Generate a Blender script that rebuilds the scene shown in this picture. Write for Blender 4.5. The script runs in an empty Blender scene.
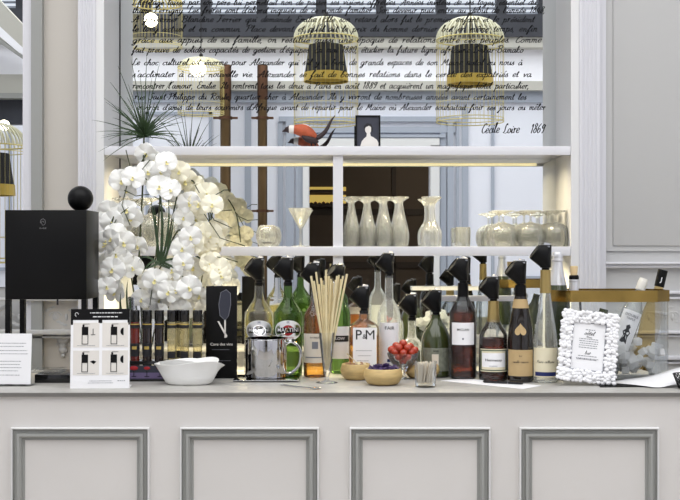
import bpy, bmesh, math, random
from mathutils import Vector, Matrix, Euler
random.seed(7)
SC = bpy.context.scene
COL = SC.collection
F = 1150.0; EYE = 1.53; ZT = EYE - 142.5/F*3.5     # counter top height
MY = 4.6                                           # plane of the big mirror
R = math.radians
def P(px, py, D): return Vector(((px-340)/F*D, D, EYE+(250-py)/F*D))
def X(px, D): return (px-340)/F*D
def Z(py, D): return EYE+(250-py)/F*D
def DC(py): return 142.5*3.5/(py-250)
def V(px, py, D): return Vector(((px-340)/F*D, 2*MY-D, EYE+(250-py)/F*D))   # a thing of the room seen in the mirror

# ------------------------------------------------------------------ materials
def lin(c):
    return tuple(((v/255)/12.92 if v/255 <= .04045 else ((v/255+.055)/1.055)**2.4) for v in c)
def mat(name, rgb, rough=.5, metal=0, bump=0, bscale=60, vary=0, vscale=8, coat=0, trans=0, ior=1.45, spec=.5, emit=None, estr=0, sub=0, stretch=None, rgb2=None):
    m = bpy.data.materials.new(name); m.use_nodes = True
    nt = m.node_tree; b = nt.nodes['Principled BSDF']
    col = (*lin(rgb), 1)
    b.inputs['Base Color'].default_value = col
    b.inputs['Roughness'].default_value = rough; b.inputs['Metallic'].default_value = metal
    b.inputs['IOR'].default_value = ior; b.inputs['Transmission Weight'].default_value = trans
    b.inputs['Coat Weight'].default_value = coat; b.inputs['Specular IOR Level'].default_value = spec
    if sub: b.inputs['Subsurface Weight'].default_value = sub; b.inputs['Subsurface Scale'].default_value = .01
    if emit: b.inputs['Emission Color'].default_value = (*lin(emit), 1); b.inputs['Emission Strength'].default_value = estr
    def coords(sc):
        tc = nt.nodes.new('ShaderNodeTexCoord'); mp = nt.nodes.new('ShaderNodeMapping')
        nt.links.new(tc.outputs['Object'], mp.inputs['Vector'])
        if stretch: mp.inputs['Scale'].default_value = stretch
        n = nt.nodes.new('ShaderNodeTexNoise'); n.inputs['Scale'].default_value = sc; n.inputs['Detail'].default_value = 5
        nt.links.new(mp.outputs['Vector'], n.inputs['Vector']); return n
    if vary or rgb2:
        n = coords(vscale); r = nt.nodes.new('ShaderNodeValToRGB')
        c2 = lin(rgb2) if rgb2 else tuple(v*(1-vary) for v in col[:3])
        r.color_ramp.elements[0].color = (*c2, 1); r.color_ramp.elements[1].color = col
        r.color_ramp.elements[0].position = .35; r.color_ramp.elements[1].position = .65
        nt.links.new(n.outputs['Fac'], r.inputs['Fac']); nt.links.new(r.outputs['Color'], b.inputs['Base Color'])
    if bump:
        n = coords(bscale); bp = nt.nodes.new('ShaderNodeBump'); bp.inputs['Strength'].default_value = bump
        bp.inputs['Distance'].default_value = .002
        nt.links.new(n.outputs['Fac'], bp.inputs['Height']); nt.links.new(bp.outputs['Normal'], b.inputs['Normal'])
    return m
def thin(name, rgb=(250, 252, 252), edge=.45, refl=.9, rough=.02, milk=0, milkrgb=(235, 235, 230)):
    """thin walled clear glass: lets light straight through, darkens and reflects at grazing angles"""
    m = bpy.data.materials.new(name); m.use_nodes = True; nt = m.node_tree; nt.nodes.clear()
    N = nt.nodes.new; L = nt.links.new
    out = N('ShaderNodeOutputMaterial'); lw = N('ShaderNodeLayerWeight'); lw.inputs['Blend'].default_value = .28
    lf = N('ShaderNodeLayerWeight'); lf.inputs['Blend'].default_value = .5
    pw = N('ShaderNodeMath'); pw.operation = 'POWER'; pw.inputs[1].default_value = 4; L(lf.outputs['Facing'], pw.inputs[0])
    mx = N('ShaderNodeMix'); mx.data_type = 'RGBA'
    c = lin(rgb); mx.inputs['A'].default_value = (*c, 1); mx.inputs['B'].default_value = (*[v*edge for v in c], 1)
    L(pw.outputs[0], mx.inputs['Factor'])
    tr = N('ShaderNodeBsdfTransparent'); L(mx.outputs['Result'], tr.inputs['Color'])
    gl = N('ShaderNodeBsdfGlossy'); gl.inputs['Roughness'].default_value = rough; gl.inputs['Color'].default_value = (.95, .97, 1, 1)
    mu = N('ShaderNodeMath'); mu.operation = 'MULTIPLY'; mu.inputs[1].default_value = refl; L(lw.outputs['Fresnel'], mu.inputs[0])
    ms = N('ShaderNodeMixShader'); L(mu.outputs[0], ms.inputs['Fac']); L(tr.outputs[0], ms.inputs[1]); L(gl.outputs[0], ms.inputs[2])
    last = ms
    if milk:
        df = N('ShaderNodeBsdfDiffuse'); df.inputs['Color'].default_value = (*lin(milkrgb), 1)
        tl = N('ShaderNodeBsdfTranslucent'); tl.inputs['Color'].default_value = (*lin(milkrgb), 1)
        a = N('ShaderNodeMixShader'); L(df.outputs[0], a.inputs[1]); L(tl.outputs[0], a.inputs[2])
        m2 = N('ShaderNodeMixShader'); m2.inputs['Fac'].default_value = milk; L(last.outputs[0], m2.inputs[1]); L(a.outputs[0], m2.inputs[2]); last = m2
    L(last.outputs[0], out.inputs['Surface'])
    return m
M = dict(
 white=mat('white_paint', (220, 220, 220), .45), wall=mat('wall_paint', (189, 189, 188), .6, bump=.05),
 beige=mat('beige_paint', (193, 188, 180), .6), pil=mat('pilaster_paint', (210, 210, 215), .5),
 greytrim=mat('grey_trim_paint', (150, 151, 148), .45), bluetrim=mat('blue_grey_paint', (164, 171, 184), .5),
 bluewhite=mat('blue_white_paint', (230, 232, 241), .6), counterfront=mat('counter_paint', (213, 210, 207), .38, vary=.03, vscale=3),
 stone=mat('counter_stone', (180, 178, 173), .38, vary=.16, vscale=30, bump=.05, rgb2=(168, 166, 162)),
 edge=mat('edge_metal', (120, 118, 114), .35, .4), floor=mat('floor_tile', (190, 184, 175), .35, vary=.1), shelf=mat('shelf_lacquer', (222, 222, 226), .3),
 dark=mat('dark_steel', (52, 54, 62), .5), brown=mat('dark_brown_wall', (92, 80, 68), .7), brown2=mat('brown_trim', (60, 50, 42), .6),
 corn=mat('cornice_paint', (188, 186, 178), .6), whitecove=mat('cove_paint', (246, 246, 252), .6),
 copper=mat('copper', (116, 94, 66), .3, .9, vary=.45, vscale=5, stretch=(1, 1, .3)), copperdark=mat('old_copper', (92, 66, 50), .5, .8),
 mirror=mat('mirror_glass', (240, 243, 243), 0.0, 1), ink=mat('black_vinyl', (14, 14, 16), .6, spec=.2),
 black=mat('matte_black', (9, 9, 10), .42, spec=.22, bump=.03, bscale=400), blackgloss=mat('gloss_black', (12, 12, 14), .18, coat=.4),
 grey=mat('grey_plastic', (150, 152, 160), .25), logo=mat('logo_grey', (120, 120, 122), .4),
 steel=mat('polished_steel', (205, 205, 206), .04, 1), brush=mat('brushed_steel', (232, 232, 234), .42, 1),
 brass=mat('brass', (176, 146, 80), .2, 1, vary=.3, vscale=9), gold=mat('gold_foil', (172, 150, 96), .4, .7, bump=.2),
 goldmatt=mat('antique_gold_paint', (196, 170, 92), .45, .4), champ=mat('silver_foil', (236, 236, 238), .35, .8, bump=.3, bscale=90),
 paper=mat('white_paper', (240, 240, 242), .7), cream=mat('cream_label', (226, 218, 190), .6), kraft=mat('kraft_label', (186, 160, 116), .6),
 beigel=mat('beige_label', (214, 205, 190), .6), greyl=mat('grey_label', (128, 132, 118), .6, vary=.3, vscale=90), text=mat('print_black', (26, 26, 30), .6),
 textgrey=mat('print_grey', (120, 122, 130), .6), red=mat('print_red', (160, 30, 38), .5), blue=mat('print_blue', (28, 40, 96), .5), green=mat('print_green', (60, 84, 60), .5),
 porcelain=mat('white_porcelain', (240, 240, 238), .3, coat=.3, bump=.25, bscale=35, stretch=(1, 1, 6)), frame=mat('white_resin', (242, 242, 244), .4),
 bamboo=mat('pale_bamboo', (226, 212, 170), .6, vary=.15, vscale=20), wood=mat('pale_wood', (206, 178, 122), .45, vary=.18, vscale=30, stretch=(1, 1, 5)),
 petal=mat('orchid_petal', (252, 252, 248), .6, spec=.3), petalwarm=mat('warm_lit_orchid_petal', (250, 245, 222), .6, spec=.3), lip=mat('orchid_lip', (226, 216, 150), .5), stemg=mat('green_stem', (58, 66, 38), .6),  # second petal colour: white petal with the warm shelf light painted in
 leaf=mat('leaf_green', (54, 76, 46), .5, vary=.4, vscale=30), purple=mat('purple_petals', (66, 44, 100), .6, vary=.5, vscale=90), tomato=mat('tomato_skin', (178, 54, 28), .18, coat=.5, vary=.2, vscale=30),
 nut=mat('roasted_nut', (150, 112, 84), .6), candle=mat('toothpick_wood', (226, 216, 200), .6), cork=mat('cork', (222, 196, 150), .7),
 orange=mat('orange_feathers', (190, 92, 58), .6, vary=.3, vscale=40), featherdark=mat('dark_feathers', (48, 34, 36), .6), featherwhite=mat('white_feathers', (232, 226, 220), .6),
 photo=mat('photo_ground', (52, 54, 66), .4), pale=mat('photo_pale', (224, 220, 214), .5),
 skin=mat('photo_mid', (190, 186, 182), .5), purplebk=mat('purple_print', (104, 92, 128), .5),
 wirew=mat('cream_wire', (226, 224, 198), .4), wireg=mat('gold_wire', (214, 200, 130), .35, .3), pleat=mat('black_pleated_cloth', (38, 38, 40), .7),
 goldin=mat('gold_lining', (206, 176, 84), .35, .5), capwhite=mat('white_cap', (236, 232, 222), .4),
 darkglass=mat('dark_bottle_glass', (26, 20, 16), .08, coat=.5), olive=mat('olive_bottle_glass', (58, 66, 36), .1, coat=.5),
 ice=thin('ice', (253, 254, 255), .8, .9, .12, milk=.8, milkrgb=(255, 255, 255)),
 bulb=mat('lit_bulb', (255, 250, 235), .4, emit=(255, 244, 214), estr=9), led=mat('led_strip', (255, 244, 200), .4, emit=(255, 238, 180), estr=1.1),
 warm=mat('warm_lit_niche', (230, 190, 90), .5, emit=(240, 206, 110), estr=.8),
 gclear=thin('clear_glass', (254, 254, 254), .82, 1.0, milk=.035, milkrgb=(250, 250, 250)), gcryst=thin('crystal_glass', (254, 254, 250), .75, 1.0, .08, milk=.13, milkrgb=(255, 255, 252)), ggreen=thin('green_glass', (172, 196, 140), .45, .9, milk=.10, milkrgb=(92, 124, 70)),
 gfrost=thin('frosted_clear_glass', (252, 254, 254), .7, 1.0, .06, milk=.17, milkrgb=(250, 252, 252)), acryl=thin('clear_acrylic', (252, 253, 253), .85, .6), golive=thin('olive_glass', (110, 124, 70), .35, .7),
 amber=thin('amber_spirit', (240, 208, 140), .6, .3, milk=.06, milkrgb=(200, 140, 60)), palamb=thin('pale_amber', (238, 224, 188), .6, .3), cognac=thin('cognac', (158, 100, 54), .5, .3), straw=thin('pale_spirit', (246, 242, 208), .85, .3, milk=.16, milkrgb=(226, 224, 160)),
 redw=mat('red_wine_tube', (92, 24, 16), .15, coat=.4), blackw=mat('dark_wine_tube', (28, 18, 18), .15, coat=.4), palew=thin('white_wine_tube', (246, 240, 214), .8, .6, milk=.25, milkrgb=(236, 228, 190)),
)
def crystal(name):
    m = M['gcryst'].copy(); m.name = name; nt = m.node_tree; out = [n for n in nt.nodes if n.type == 'OUTPUT_MATERIAL'][0]; src = out.inputs['Surface'].links[0].from_socket
    g = nt.nodes.new('ShaderNodeBsdfGlass'); g.inputs['IOR'].default_value = 1.5; g.inputs['Roughness'].default_value = .02; g.inputs['Color'].default_value = (1, 1, .99, 1)
    x = nt.nodes.new('ShaderNodeMixShader'); x.inputs['Fac'].default_value = .22; nt.links.new(src, x.inputs[1]); nt.links.new(g.outputs[0], x.inputs[2]); nt.links.new(x.outputs[0], out.inputs['Surface']); return m
M['crystal'] = crystal('cut_crystal')
# ------------------------------------------------------------------ geometry
class G:
    def __init__(s): s.v = []; s.f = []; s.m = []
    def add(s, vs, fs, T=None, mi=0):
        o = len(s.v)
        s.v += [(T @ Vector(v)) if T else Vector(v) for v in vs]
        s.f += [tuple(i+o for i in f) for f in fs]; s.m += [mi]*len(fs); return s
    def box(s, a, b, T=None, mi=0, bev=0):
        x0, x1 = sorted((a[0], b[0])); y0, y1 = sorted((a[1], b[1])); z0, z1 = sorted((a[2], b[2]))
        if bev:
            bm = bmesh.new(); bmesh.ops.create_cube(bm, size=1)
            for v in bm.verts: v.co = Vector(((x0+x1)/2+v.co.x*(x1-x0), (y0+y1)/2+v.co.y*(y1-y0), (z0+z1)/2+v.co.z*(z1-z0)))
            bmesh.ops.bevel(bm, geom=bm.edges[:], offset=bev, segments=2, affect='EDGES', profile=.5)
            return s.bm(bm, T, mi)
        vs = [(x0, y0, z0), (x1, y0, z0), (x1, y1, z0), (x0, y1, z0), (x0, y0, z1), (x1, y0, z1), (x1, y1, z1), (x0, y1, z1)]
        return s.add(vs, [(0, 3, 2, 1), (4, 5, 6, 7), (0, 1, 5, 4), (1, 2, 6, 5), (2, 3, 7, 6), (3, 0, 4, 7)], T, mi)
    def bm(s, bm, T=None, mi=0):
        bm.verts.index_update()
        s.add([v.co.copy() for v in bm.verts], [tuple(v.index for v in f.verts) for f in bm.faces], T, mi); bm.free(); return s
    def lathe(s, prof, seg=32, T=None, mi=0, ex=None, sy=1, cap=(1, 1), amp=0, nf=0):
        vs = []; fs = []; n = len(prof)
        for k, (r, z) in enumerate(prof):
            e = ex[k] if ex else 2
            for i in range(seg):
                a = 2*math.pi*i/seg; c, d = math.cos(a), math.sin(a)
                q = (abs(c)**e+abs(d)**e)**(-1/e) if e != 2 else 1
                q *= 1+amp*math.cos(nf*a)
                vs.append((r*q*c, r*q*d*sy, z))
        for k in range(n-1):
            for i in range(seg):
                j = (i+1) % seg; fs.append((k*seg+i, k*seg+j, (k+1)*seg+j, (k+1)*seg+i))
        if cap[0] and prof[0][0] > 1e-6: fs.append(tuple(reversed(range(seg))))
        if cap[1] and prof[-1][0] > 1e-6: fs.append(tuple((n-1)*seg+i for i in range(seg)))
        return s.add(vs, fs, T, mi)
    def sphere(s, c, r, T=None, mi=0, seg=16, sc=(1, 1, 1), jit=0):
        n = seg//2; rr = []
        vs = []; fs = []
        for k in range(n+1):
            t = math.pi*k/n
            for i in range(seg):
                a = 2*math.pi*i/seg; q = r*(1+random.uniform(-jit, jit))
                vs.append((c[0]+q*sc[0]*math.sin(t)*math.cos(a), c[1]+q*sc[1]*math.sin(t)*math.sin(a), c[2]-q*sc[2]*math.cos(t)))
        for k in range(n):
            for i in range(seg):
                j = (i+1) % seg; fs.append((k*seg+i, k*seg+j, (k+1)*seg+j, (k+1)*seg+i))
        return s.add(vs, fs, T, mi)
    def tube(s, pts, r, seg=8, T=None, mi=0, closed=False):
        pts = [Vector(p) for p in pts]; n = len(pts); vs = []; fs = []
        up = None
        for k, p in enumerate(pts):
            a = pts[(k-1) % n] if closed or k > 0 else p; b = pts[(k+1) % n] if closed or k < n-1 else p
            d = (b-a).normalized()
            if up is None: up = d.orthogonal().normalized()
            up = (up-d*up.dot(d)); up = up.normalized() if up.length > 1e-5 else d.orthogonal().normalized()
            w = d.cross(up); rr = r[k] if isinstance(r, (list, tuple)) else r
            for i in range(seg):
                t = 2*math.pi*i/seg; vs.append(p+(up*math.cos(t)+w*math.sin(t))*rr)
        for k in range(n if closed else n-1):
            for i in range(seg):
                j = (i+1) % seg; q = ((k+1) % n)*seg; fs.append((k*seg+i, k*seg+j, q+j, q+i))
        if not closed: fs += [tuple(reversed(range(seg))), tuple((n-1)*seg+i for i in range(seg))]
        return s.add(vs, fs, T, mi)
    def prism(s, poly, z0, z1, T=None, mi=0):
        n = len(poly); vs = [(x, y, z0) for x, y in poly]+[(x, y, z1) for x, y in poly]
        fs = [tuple(reversed(range(n))), tuple(range(n, 2*n))]+[(i, (i+1) % n, n+(i+1) % n, n+i) for i in range(n)]
        return s.add(vs, fs, T, mi)
    def hull(s, pts, T=None, mi=0, bev=0):
        bm = bmesh.new()
        for p in pts: bm.verts.new(p)
        r = bmesh.ops.convex_hull(bm, input=bm.verts[:])
        bmesh.ops.delete(bm, geom=list({g for g in r['geom_interior'] if isinstance(g, bmesh.types.BMVert)}), context='VERTS')
        return s.bm(bm, T, mi)
    def obj(s, name, m, parent=None, smooth=35, loc=None, rot=None):
        me = bpy.data.meshes.new(name); me.from_pydata([tuple(v) for v in s.v], [], s.f)
        for q in (m if isinstance(m, (list, tuple)) else [m]): me.materials.append(M[q])
        if any(s.m): me.polygons.foreach_set('material_index', s.m)
        bm = bmesh.new(); bm.from_mesh(me); bmesh.ops.recalc_face_normals(bm, faces=bm.faces[:]); bm.to_mesh(me); bm.free()
        if smooth:
            me.polygons.foreach_set('use_smooth', [True]*len(me.polygons)); me.set_sharp_from_angle(angle=R(smooth))
        me.update()
        o = bpy.data.objects.new(name, me); COL.objects.link(o)
        if parent: o.parent = parent
        if loc: o.location = loc
        if rot: o.rotation_euler = rot
        return o
def tag(o, label, cat, group=None, kind=None):
    if label: o['label'] = label
    if cat: o['category'] = cat
    if group: o['group'] = group
    if kind: o['kind'] = kind
    return o
def thing(name, label, cat, loc=(0, 0, 0), rz=0, group=None):
    o = bpy.data.objects.new(name, None); COL.objects.link(o); o.empty_display_size = .05
    o.location = loc; o.rotation_euler = (0, 0, rz); return tag(o, label, cat, group)
def struct(g, name, m, smooth=35): return tag(g.obj(name, m, smooth=smooth), None, None, kind='structure')
def kids(o): return [c for c in bpy.data.objects if c.parent == o]
def dup(o, loc, rz=0, label=None, scale=None):
    def rec(a, par):
        c = a.copy(); COL.objects.link(c); c.parent = par
        for k in kids(a): rec(k, c)
        return c
    r = rec(o, None); r.location = loc; r.rotation_euler = (0, 0, rz)
    if scale: r.scale = scale
    if label: r['label'] = label
    return r
def smoothprof(p, n=5):
    out = []
    for i in range(len(p)-1):
        a, b = Vector(p[max(0, i-1)]), Vector(p[i]); c, d = Vector(p[i+1]), Vector(p[min(len(p)-1, i+2)])
        for k in range(n):
            t = k/n; out.append(tuple(.5*((2*b)+(-a+c)*t+(2*a-5*b+4*c-d)*t*t+(-a+3*b-3*c+d)*t**3)))
    out.append(tuple(p[-1])); return out
def pxbox(g, x0, y0, x1, y1, D, dep, mi=0, bev=0):
    a = P(x0, y0, D); b = P(x1, y1, D); return g.box((a.x, D, a.z), (b.x, D+dep, b.z), mi=mi, bev=bev)
def vbox(g, x0, y0, x1, y1, D, dep, mi=0, proud=0):
    a = V(x0, y0, D); b = V(x1, y1, D); return g.box((a.x, a.y+proud, a.z), (b.x, a.y-dep, b.z), mi=mi)
_tc = {}
def text_geo(s, size):
    """flat lettering as (verts, faces), centred, x right, y up"""
    if s in _tc: vs, fs = _tc[s]
    else:
        cu = bpy.data.curves.new('t', 'FONT'); cu.body = s; cu.align_x = 'CENTER'; cu.align_y = 'CENTER'; cu.resolution_u = 3; cu.offset = 0 if s == 'M' else .007
        o = bpy.data.objects.new('t', cu); COL.objects.link(o)
        dg = bpy.context.evaluated_depsgraph_get(); dg.update()
        me = bpy.data.meshes.new_from_object(o.evaluated_get(dg))
        vs = [v.co.copy() for v in me.vertices]; fs = [tuple(p.vertices) for p in me.polygons]
        bpy.data.objects.remove(o); bpy.data.curves.remove(cu); bpy.data.meshes.remove(me); _tc[s] = (vs, fs)
    return [v*size for v in vs], fs
# stroke handwriting: glyph = (advance, strokes)
_a = [(4, 3.4), (2.5, 4), (1, 3), (.6, 1.2), (1.5, 0), (3, .8), (4, 3.8), (3.8, 1), (4.6, 0), (5.4, .8)]
_n2 = [(.9, 2.4), (2.5, 4), (3.4, 3.2), (3.2, .6), (4, 0), (4.8, .8)]
GL = {
'a': (5, [_a]), 'b': (4.8, [[(.2, 1), (1.6, 5), (1.9, 8), (1.1, 7.4), (.8, 3), (1, .4), (2.4, 0), (3.8, 1.6), (3.4, 3.6), (2, 3.4)]]),
'c': (4, [[(3.8, 3.2), (2.6, 4), (1, 2.8), (.8, 1), (2, 0), (3.8, .8)]]), 'd': (5, [_a[:6]+[(4.4, 4), (5, 8), (4.2, 4), (4, 1), (4.8, 0), (5.4, .7)]]),
'e': (4, [[(.5, 1.4), (3.2, 2.4), (3.2, 3.8), (2, 4), (.8, 2.6), (.8, .8), (2, 0), (3.9, 1)]]),
'f': (3.6, [[(0, 1), (2, 4), (3.4, 7.6), (2.6, 8), (1.6, 5), (1.2, 0), (.4, -3.5), (1.4, -3), (1.8, 0), (3.4, .8)]]),
'g': (5, [_a[:6]+[(4, 3.8), (3.8, 0), (2.8, -3.4), (1, -3.4), (1.4, -2), (5, .8)]]),
'h': (4.8, [[(.4, 1), (1.9, 7), (1.6, 8), (1, 6), (.7, 0)], _n2]), 'i': (2.5, [[(.3, 1), (1.2, 4), (1, 1), (1.6, 0), (2.6, .8)], [(1.5, 5.4), (1.8, 6)]]),
'j': (2.5, [[(.4, 2), (1.4, 4), (1, -1), (-.2, -3.6), (-.8, -2.8), (2.4, .8)], [(1.6, 5.4), (1.9, 6)]]), 'k': (4.4, [[(.4, 1), (1.9, 7), (1.5, 8), (.9, 5), (.6, 0)], [(3.6, 4), (1, 2), (3, 0), (4.4, .8)]]),
'l': (2.5, [[(.2, 1), (2, 6), (1.9, 8), (1.2, 7.4), (.8, 2), (1.3, 0), (2.5, .8)]]), 'm': (6.4, [[(.3, 3), (1, 4), (.9, 0)], [(.9, 2.4), (2.3, 4), (3, 3.2), (2.8, 0)], [(2.8, 2.4), (4.3, 4), (5, 3.2), (4.8, .6), (5.6, 0), (6.4, .8)]]),
'n': (4.8, [[(.3, 3), (1, 4), (.9, 0)], _n2]), 'o': (4.4, [[(2.4, 4), (1, 3), (.7, 1.2), (1.8, 0), (3.4, .9), (3.6, 3), (2.4, 4), (4.4, 3.2)]]),
'p': (4.6, [[(.3, 3), (1.2, 4.4), (1, 0), (.5, -4)], [(1, 2.4), (2.6, 4), (3.8, 2.8), (3, .2), (1.2, .4), (3, 0), (4.6, .8)]]),
'q': (4.8, [_a[:6]+[(4, 3.8), (3.6, -1), (3.4, -4), (4.8, .8)]]), 'r': (3.6, [[(.3, 3), (1.2, 4.4), (1.1, 0)], [(1.1, 2.2), (2.3, 4), (3.4, 3.6)]]),
's': (3.4, [[(.2, .8), (2.2, 4.5), (2, 2.8), (3, 1.2), (2, 0), (.5, .4)], [(2, 0), (3.4, .8)]]), 't': (2.8, [[(.6, 2), (1.4, 7), (1, 1), (1.7, 0), (2.8, .8)], [(-.2, 4.8), (2.6, 5)]]),
'u': (5, [[(.2, 3), (1, 4), (.8, 1), (1.8, 0), (3.2, 1), (4, 4), (3.8, 1), (4.4, 0), (5.1, .8)]]), 'v': (4.2, [[(.2, 3.4), (1.1, 4), (1.6, 0), (3.6, 4), (4.3, 3.4)]]),
'x': (4, [[(.3, 3.4), (1.2, 4), (3, 0), (4, .8)], [(3.8, 4), (.3, 0)]]), 'y': (4.8, [[(.2, 3), (1, 4), (.9, 1), (2, 0), (3.4, 1.4), (4, 4), (3.4, -1), (1.8, -3.8), (1.2, -2.6), (4.8, .8)]]),
'z': (4, [[(.4, 3.8), (3.4, 4), (.4, 0), (3.8, .2)]]),
'A': (7, [[(-1, .5), (1, 0), (3, 4), (5, 8.4), (5.2, 4), (5.4, 0), (6.6, .6)], [(0, 3), (3, 2.8), (7, 4)]]), 'B': (6.4, [[(1.4, 8), (.8, 0)], [(-1, 6.4), (2, 8.4), (5, 7.4), (4.4, 5), (2, 4.4), (5, 3.4), (5, .8), (2.4, -.2), (.4, .8)]]),
'C': (5, [[(5, 6.6), (4.6, 8.2), (2.4, 7), (.8, 3), (1.6, .2), (3.8, .2), (5, 1.6)]]), 'D': (6.6, [[(1.6, 8), (1, 0)], [(-1, 6.8), (3, 8.4), (6, 5.6), (5, 1.4), (1, 0), (0, 1)]]),
'E': (5, [[(5, 7.4), (3, 8.4), (1.2, 6.8), (2.8, 4.6), (1, 3.6), (.8, .8), (2.8, 0), (5, 1.2)]]), 'F': (5, [[(2.6, 8), (2, 2), (.4, 0), (-.6, .8)], [(0, 7.6), (2.6, 8.2), (5.6, 8)], [(1.2, 4.2), (4.2, 4.4)]]),
'I': (3.4, [[(0, 6), (2.4, 8.4), (1.8, 2), (.4, 0), (-.8, 1)]]), 'L': (4.8, [[(3.6, 7), (2.6, 8.4), (1.6, 6), (1.4, 1.6), (-.2, .6), (1, .2), (3.4, 0), (5, 1)]]),
'M': (8, [[(-.8, .4), (1, 1), (2.2, 8.2), (3.6, 2), (6, 8.4), (6.2, 1), (7, 0), (8, .8)]]), 'P': (5.4, [[(1.6, 8), (1.2, 2), (0, 0)], [(-1, 6.2), (2, 8.4), (5, 7.2), (4.2, 4.6), (1.8, 4)]]),
'R': (6, [[(1.6, 8), (.8, 0)], [(-1, 6.2), (2, 8.4), (5, 7), (4, 4.8), (1.6, 4.2), (4, 1), (5, 0), (6, .8)]]), 'S': (5, [[(4.8, 7), (3.6, 8.4), (2, 6.6), (4, 3.4), (2.8, .2), (.6, .4), (0, 2)]]),
'0': (4.6, [[(2.6, 8), (.8, 5), (1.2, .4), (3, .4), (4, 4), (3.6, 7.4), (2.6, 8)]]), '1': (3, [[(.6, 6), (2, 8), (1.4, 0)]]), '4': (4.4, [[(2.6, 8), (.4, 3), (4, 3.2)], [(3.4, 5), (2.8, 0)]]),
'6': (4.6, [[(3.8, 7.6), (1.4, 5), (.8, 1.4), (2, 0), (3.8, 1.4), (3.2, 3.8), (1, 2.4)]]), '8': (4.6, [[(3, 4.4), (1.4, 6.2), (2.6, 8), (4, 6.6), (2, 4), (.8, 1.6), (2.2, 0), (3.8, 1.6), (3, 4.4)]]),
'9': (4.6, [[(4, 6.4), (2.6, 8), (1, 6), (1.8, 4.2), (4, 6), (3.8, 7.4), (3.2, 2), (1.6, 0)]]), "'": (1.8, [[(1.4, 8.4), (1, 6.6)]]), '.': (2, [[(.4, .1), (.9, .3)]]), ',': (2, [[(.9, .4), (.2, -1.6)]]), '-': (3.6, [[(.6, 2.8), (3, 3)]]),
}
ACC = {'é': ('e', 'a'), 'è': ('e', 'g'), 'à': ('a', 'g'), 'ê': ('e', 'c'), 'ô': ('o', 'c'), 'ù': ('u', 'g'), 'û': ('u', 'c'), 'â': ('a', 'c')}
AS = {'a': [(2.4, 5.4), (4, 7)], 'g': [(3.4, 5.4), (2, 7)], 'c': [(1.6, 5.4), (2.8, 6.8), (3.8, 5.4)]}
def hand_strokes(s):
    x = 0; out = []
    for ch in s:
        if ch == ' ': x += 4.6; continue
        ac = None
        if ch in ACC: ch, ac = ACC[ch]
        adv, st = GL.get(ch, GL['o']); st = list(st)+([AS[ac]] if ac else [])
        j = random.uniform(-.2, .2)
        for q in st:
            q = smoothprof(q, 3) if len(q) > 2 else q
            out.append([(x+a+.36*b, b*(1+j*.3)+j) for a, b in q])
        x += adv+.15
    return out, x
def ribbon(g, pts, w, y, ox, oz, ux, uz):
    vs = []; fs = []
    n = len(pts)
    for k, p in enumerate(pts):
        a = pts[max(0, k-1)]; b = pts[min(n-1, k+1)]; dx, dz = b[0]-a[0], b[1]-a[1]; l = math.hypot(dx, dz) or 1
        nx, nz = -dz/l, dx/l; ww = w*(.5+.6*abs(dz/l)) 
        cx, cz = ox+p[0]*ux, oz+p[1]*uz
        vs += [(cx+nx*ww, y, cz+nz*ww), (cx-nx*ww, y, cz-nz*ww)]
    for k in range(n-1): fs.append((2*k, 2*k+1, 2*k+3, 2*k+2))
    g.add(vs, fs)
def hand_geo(s, width, h=None):
    """handwriting centred on 0, in x/z plane at y=0"""
    st, L = hand_strokes(s); u = width/L; g = G()
    for q in st: ribbon(g, q, (h or u*8)*.05, 0, -width/2, -u*3 if not h else -h*.4, u, u if not h else h/8)
    return g
# ------------------------------------------------------------------ room shell
YW = 4.36; ZC = 4.5; XL = -4.4; XR = 4.2; YB = 2*MY-12
NL, NR = X(104, 4.3), X(571, 4.3)
struct(G().box((XL-.2, YB-3, -.06), (XR+.2, 5.2, 0)), 'floor', 'floor', 0)
lx = X(27, 4.4)
g = G().box((lx, YW, 0), (NL-.004, 4.72, ZC), mi=1).box((NR+.004, YW, 0), (XR, 4.72, ZC))
g.box((NL-.004, YW, 3.0), (NR+.004, 4.72, ZC)).box((NL-.004, MY+.02, 0), (NR+.004, 4.72, 3.0))
g.box((XL, 4.46, 0), (lx, 4.72, ZC))
struct(g, 'wall_back', ['wall', 'beige'], 0)
# niche side cheeks
struct(G().box((NL-.03, 4.30, 0), (NL, MY+.02, 3.0)), 'wall_niche_left', 'white', 0)
struct(G().box((NR, 4.30, 0), (NR+.03, MY+.02, 3.0)), 'wall_niche_right', 'white', 0)
struct(G().box((XL-.1, YB-3, 0), (XL, 4.72, ZC)), 'wall_left', 'bluewhite', 0)
struct(G().box((XR, YB-3, 0), (XR+.1, 4.72, ZC)), 'wall_right', 'bluewhite', 0)
# ceiling: frame round the big skylight, with dark glazing bars
g = G().box((XL, YB-.1, ZC), (XR, YB+.5, ZC+.1)).box((XL, 3.9, ZC), (XR, 4.72, ZC+.1)).box((XL, YB+.5, ZC), (XL+.5, 3.9, ZC+.1)).box((XR-.5, YB+.5, ZC), (XR, 3.9, ZC+.1))
struct(g, 'ceiling', 'white', 0)
g = G()
for i in range(7): g.box((XL+.5+i*1.25-.03, YB+.5, ZC-.02), (XL+.5+i*1.25+.03, 3.9, ZC+.1))
for i in range(4): g.box((XL+.5, YB+1.5+i*1.6, ZC), (XR-.5, YB+1.56+i*1.6, ZC+.06))
struct(g, 'window_1', 'dark', 0)
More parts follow.
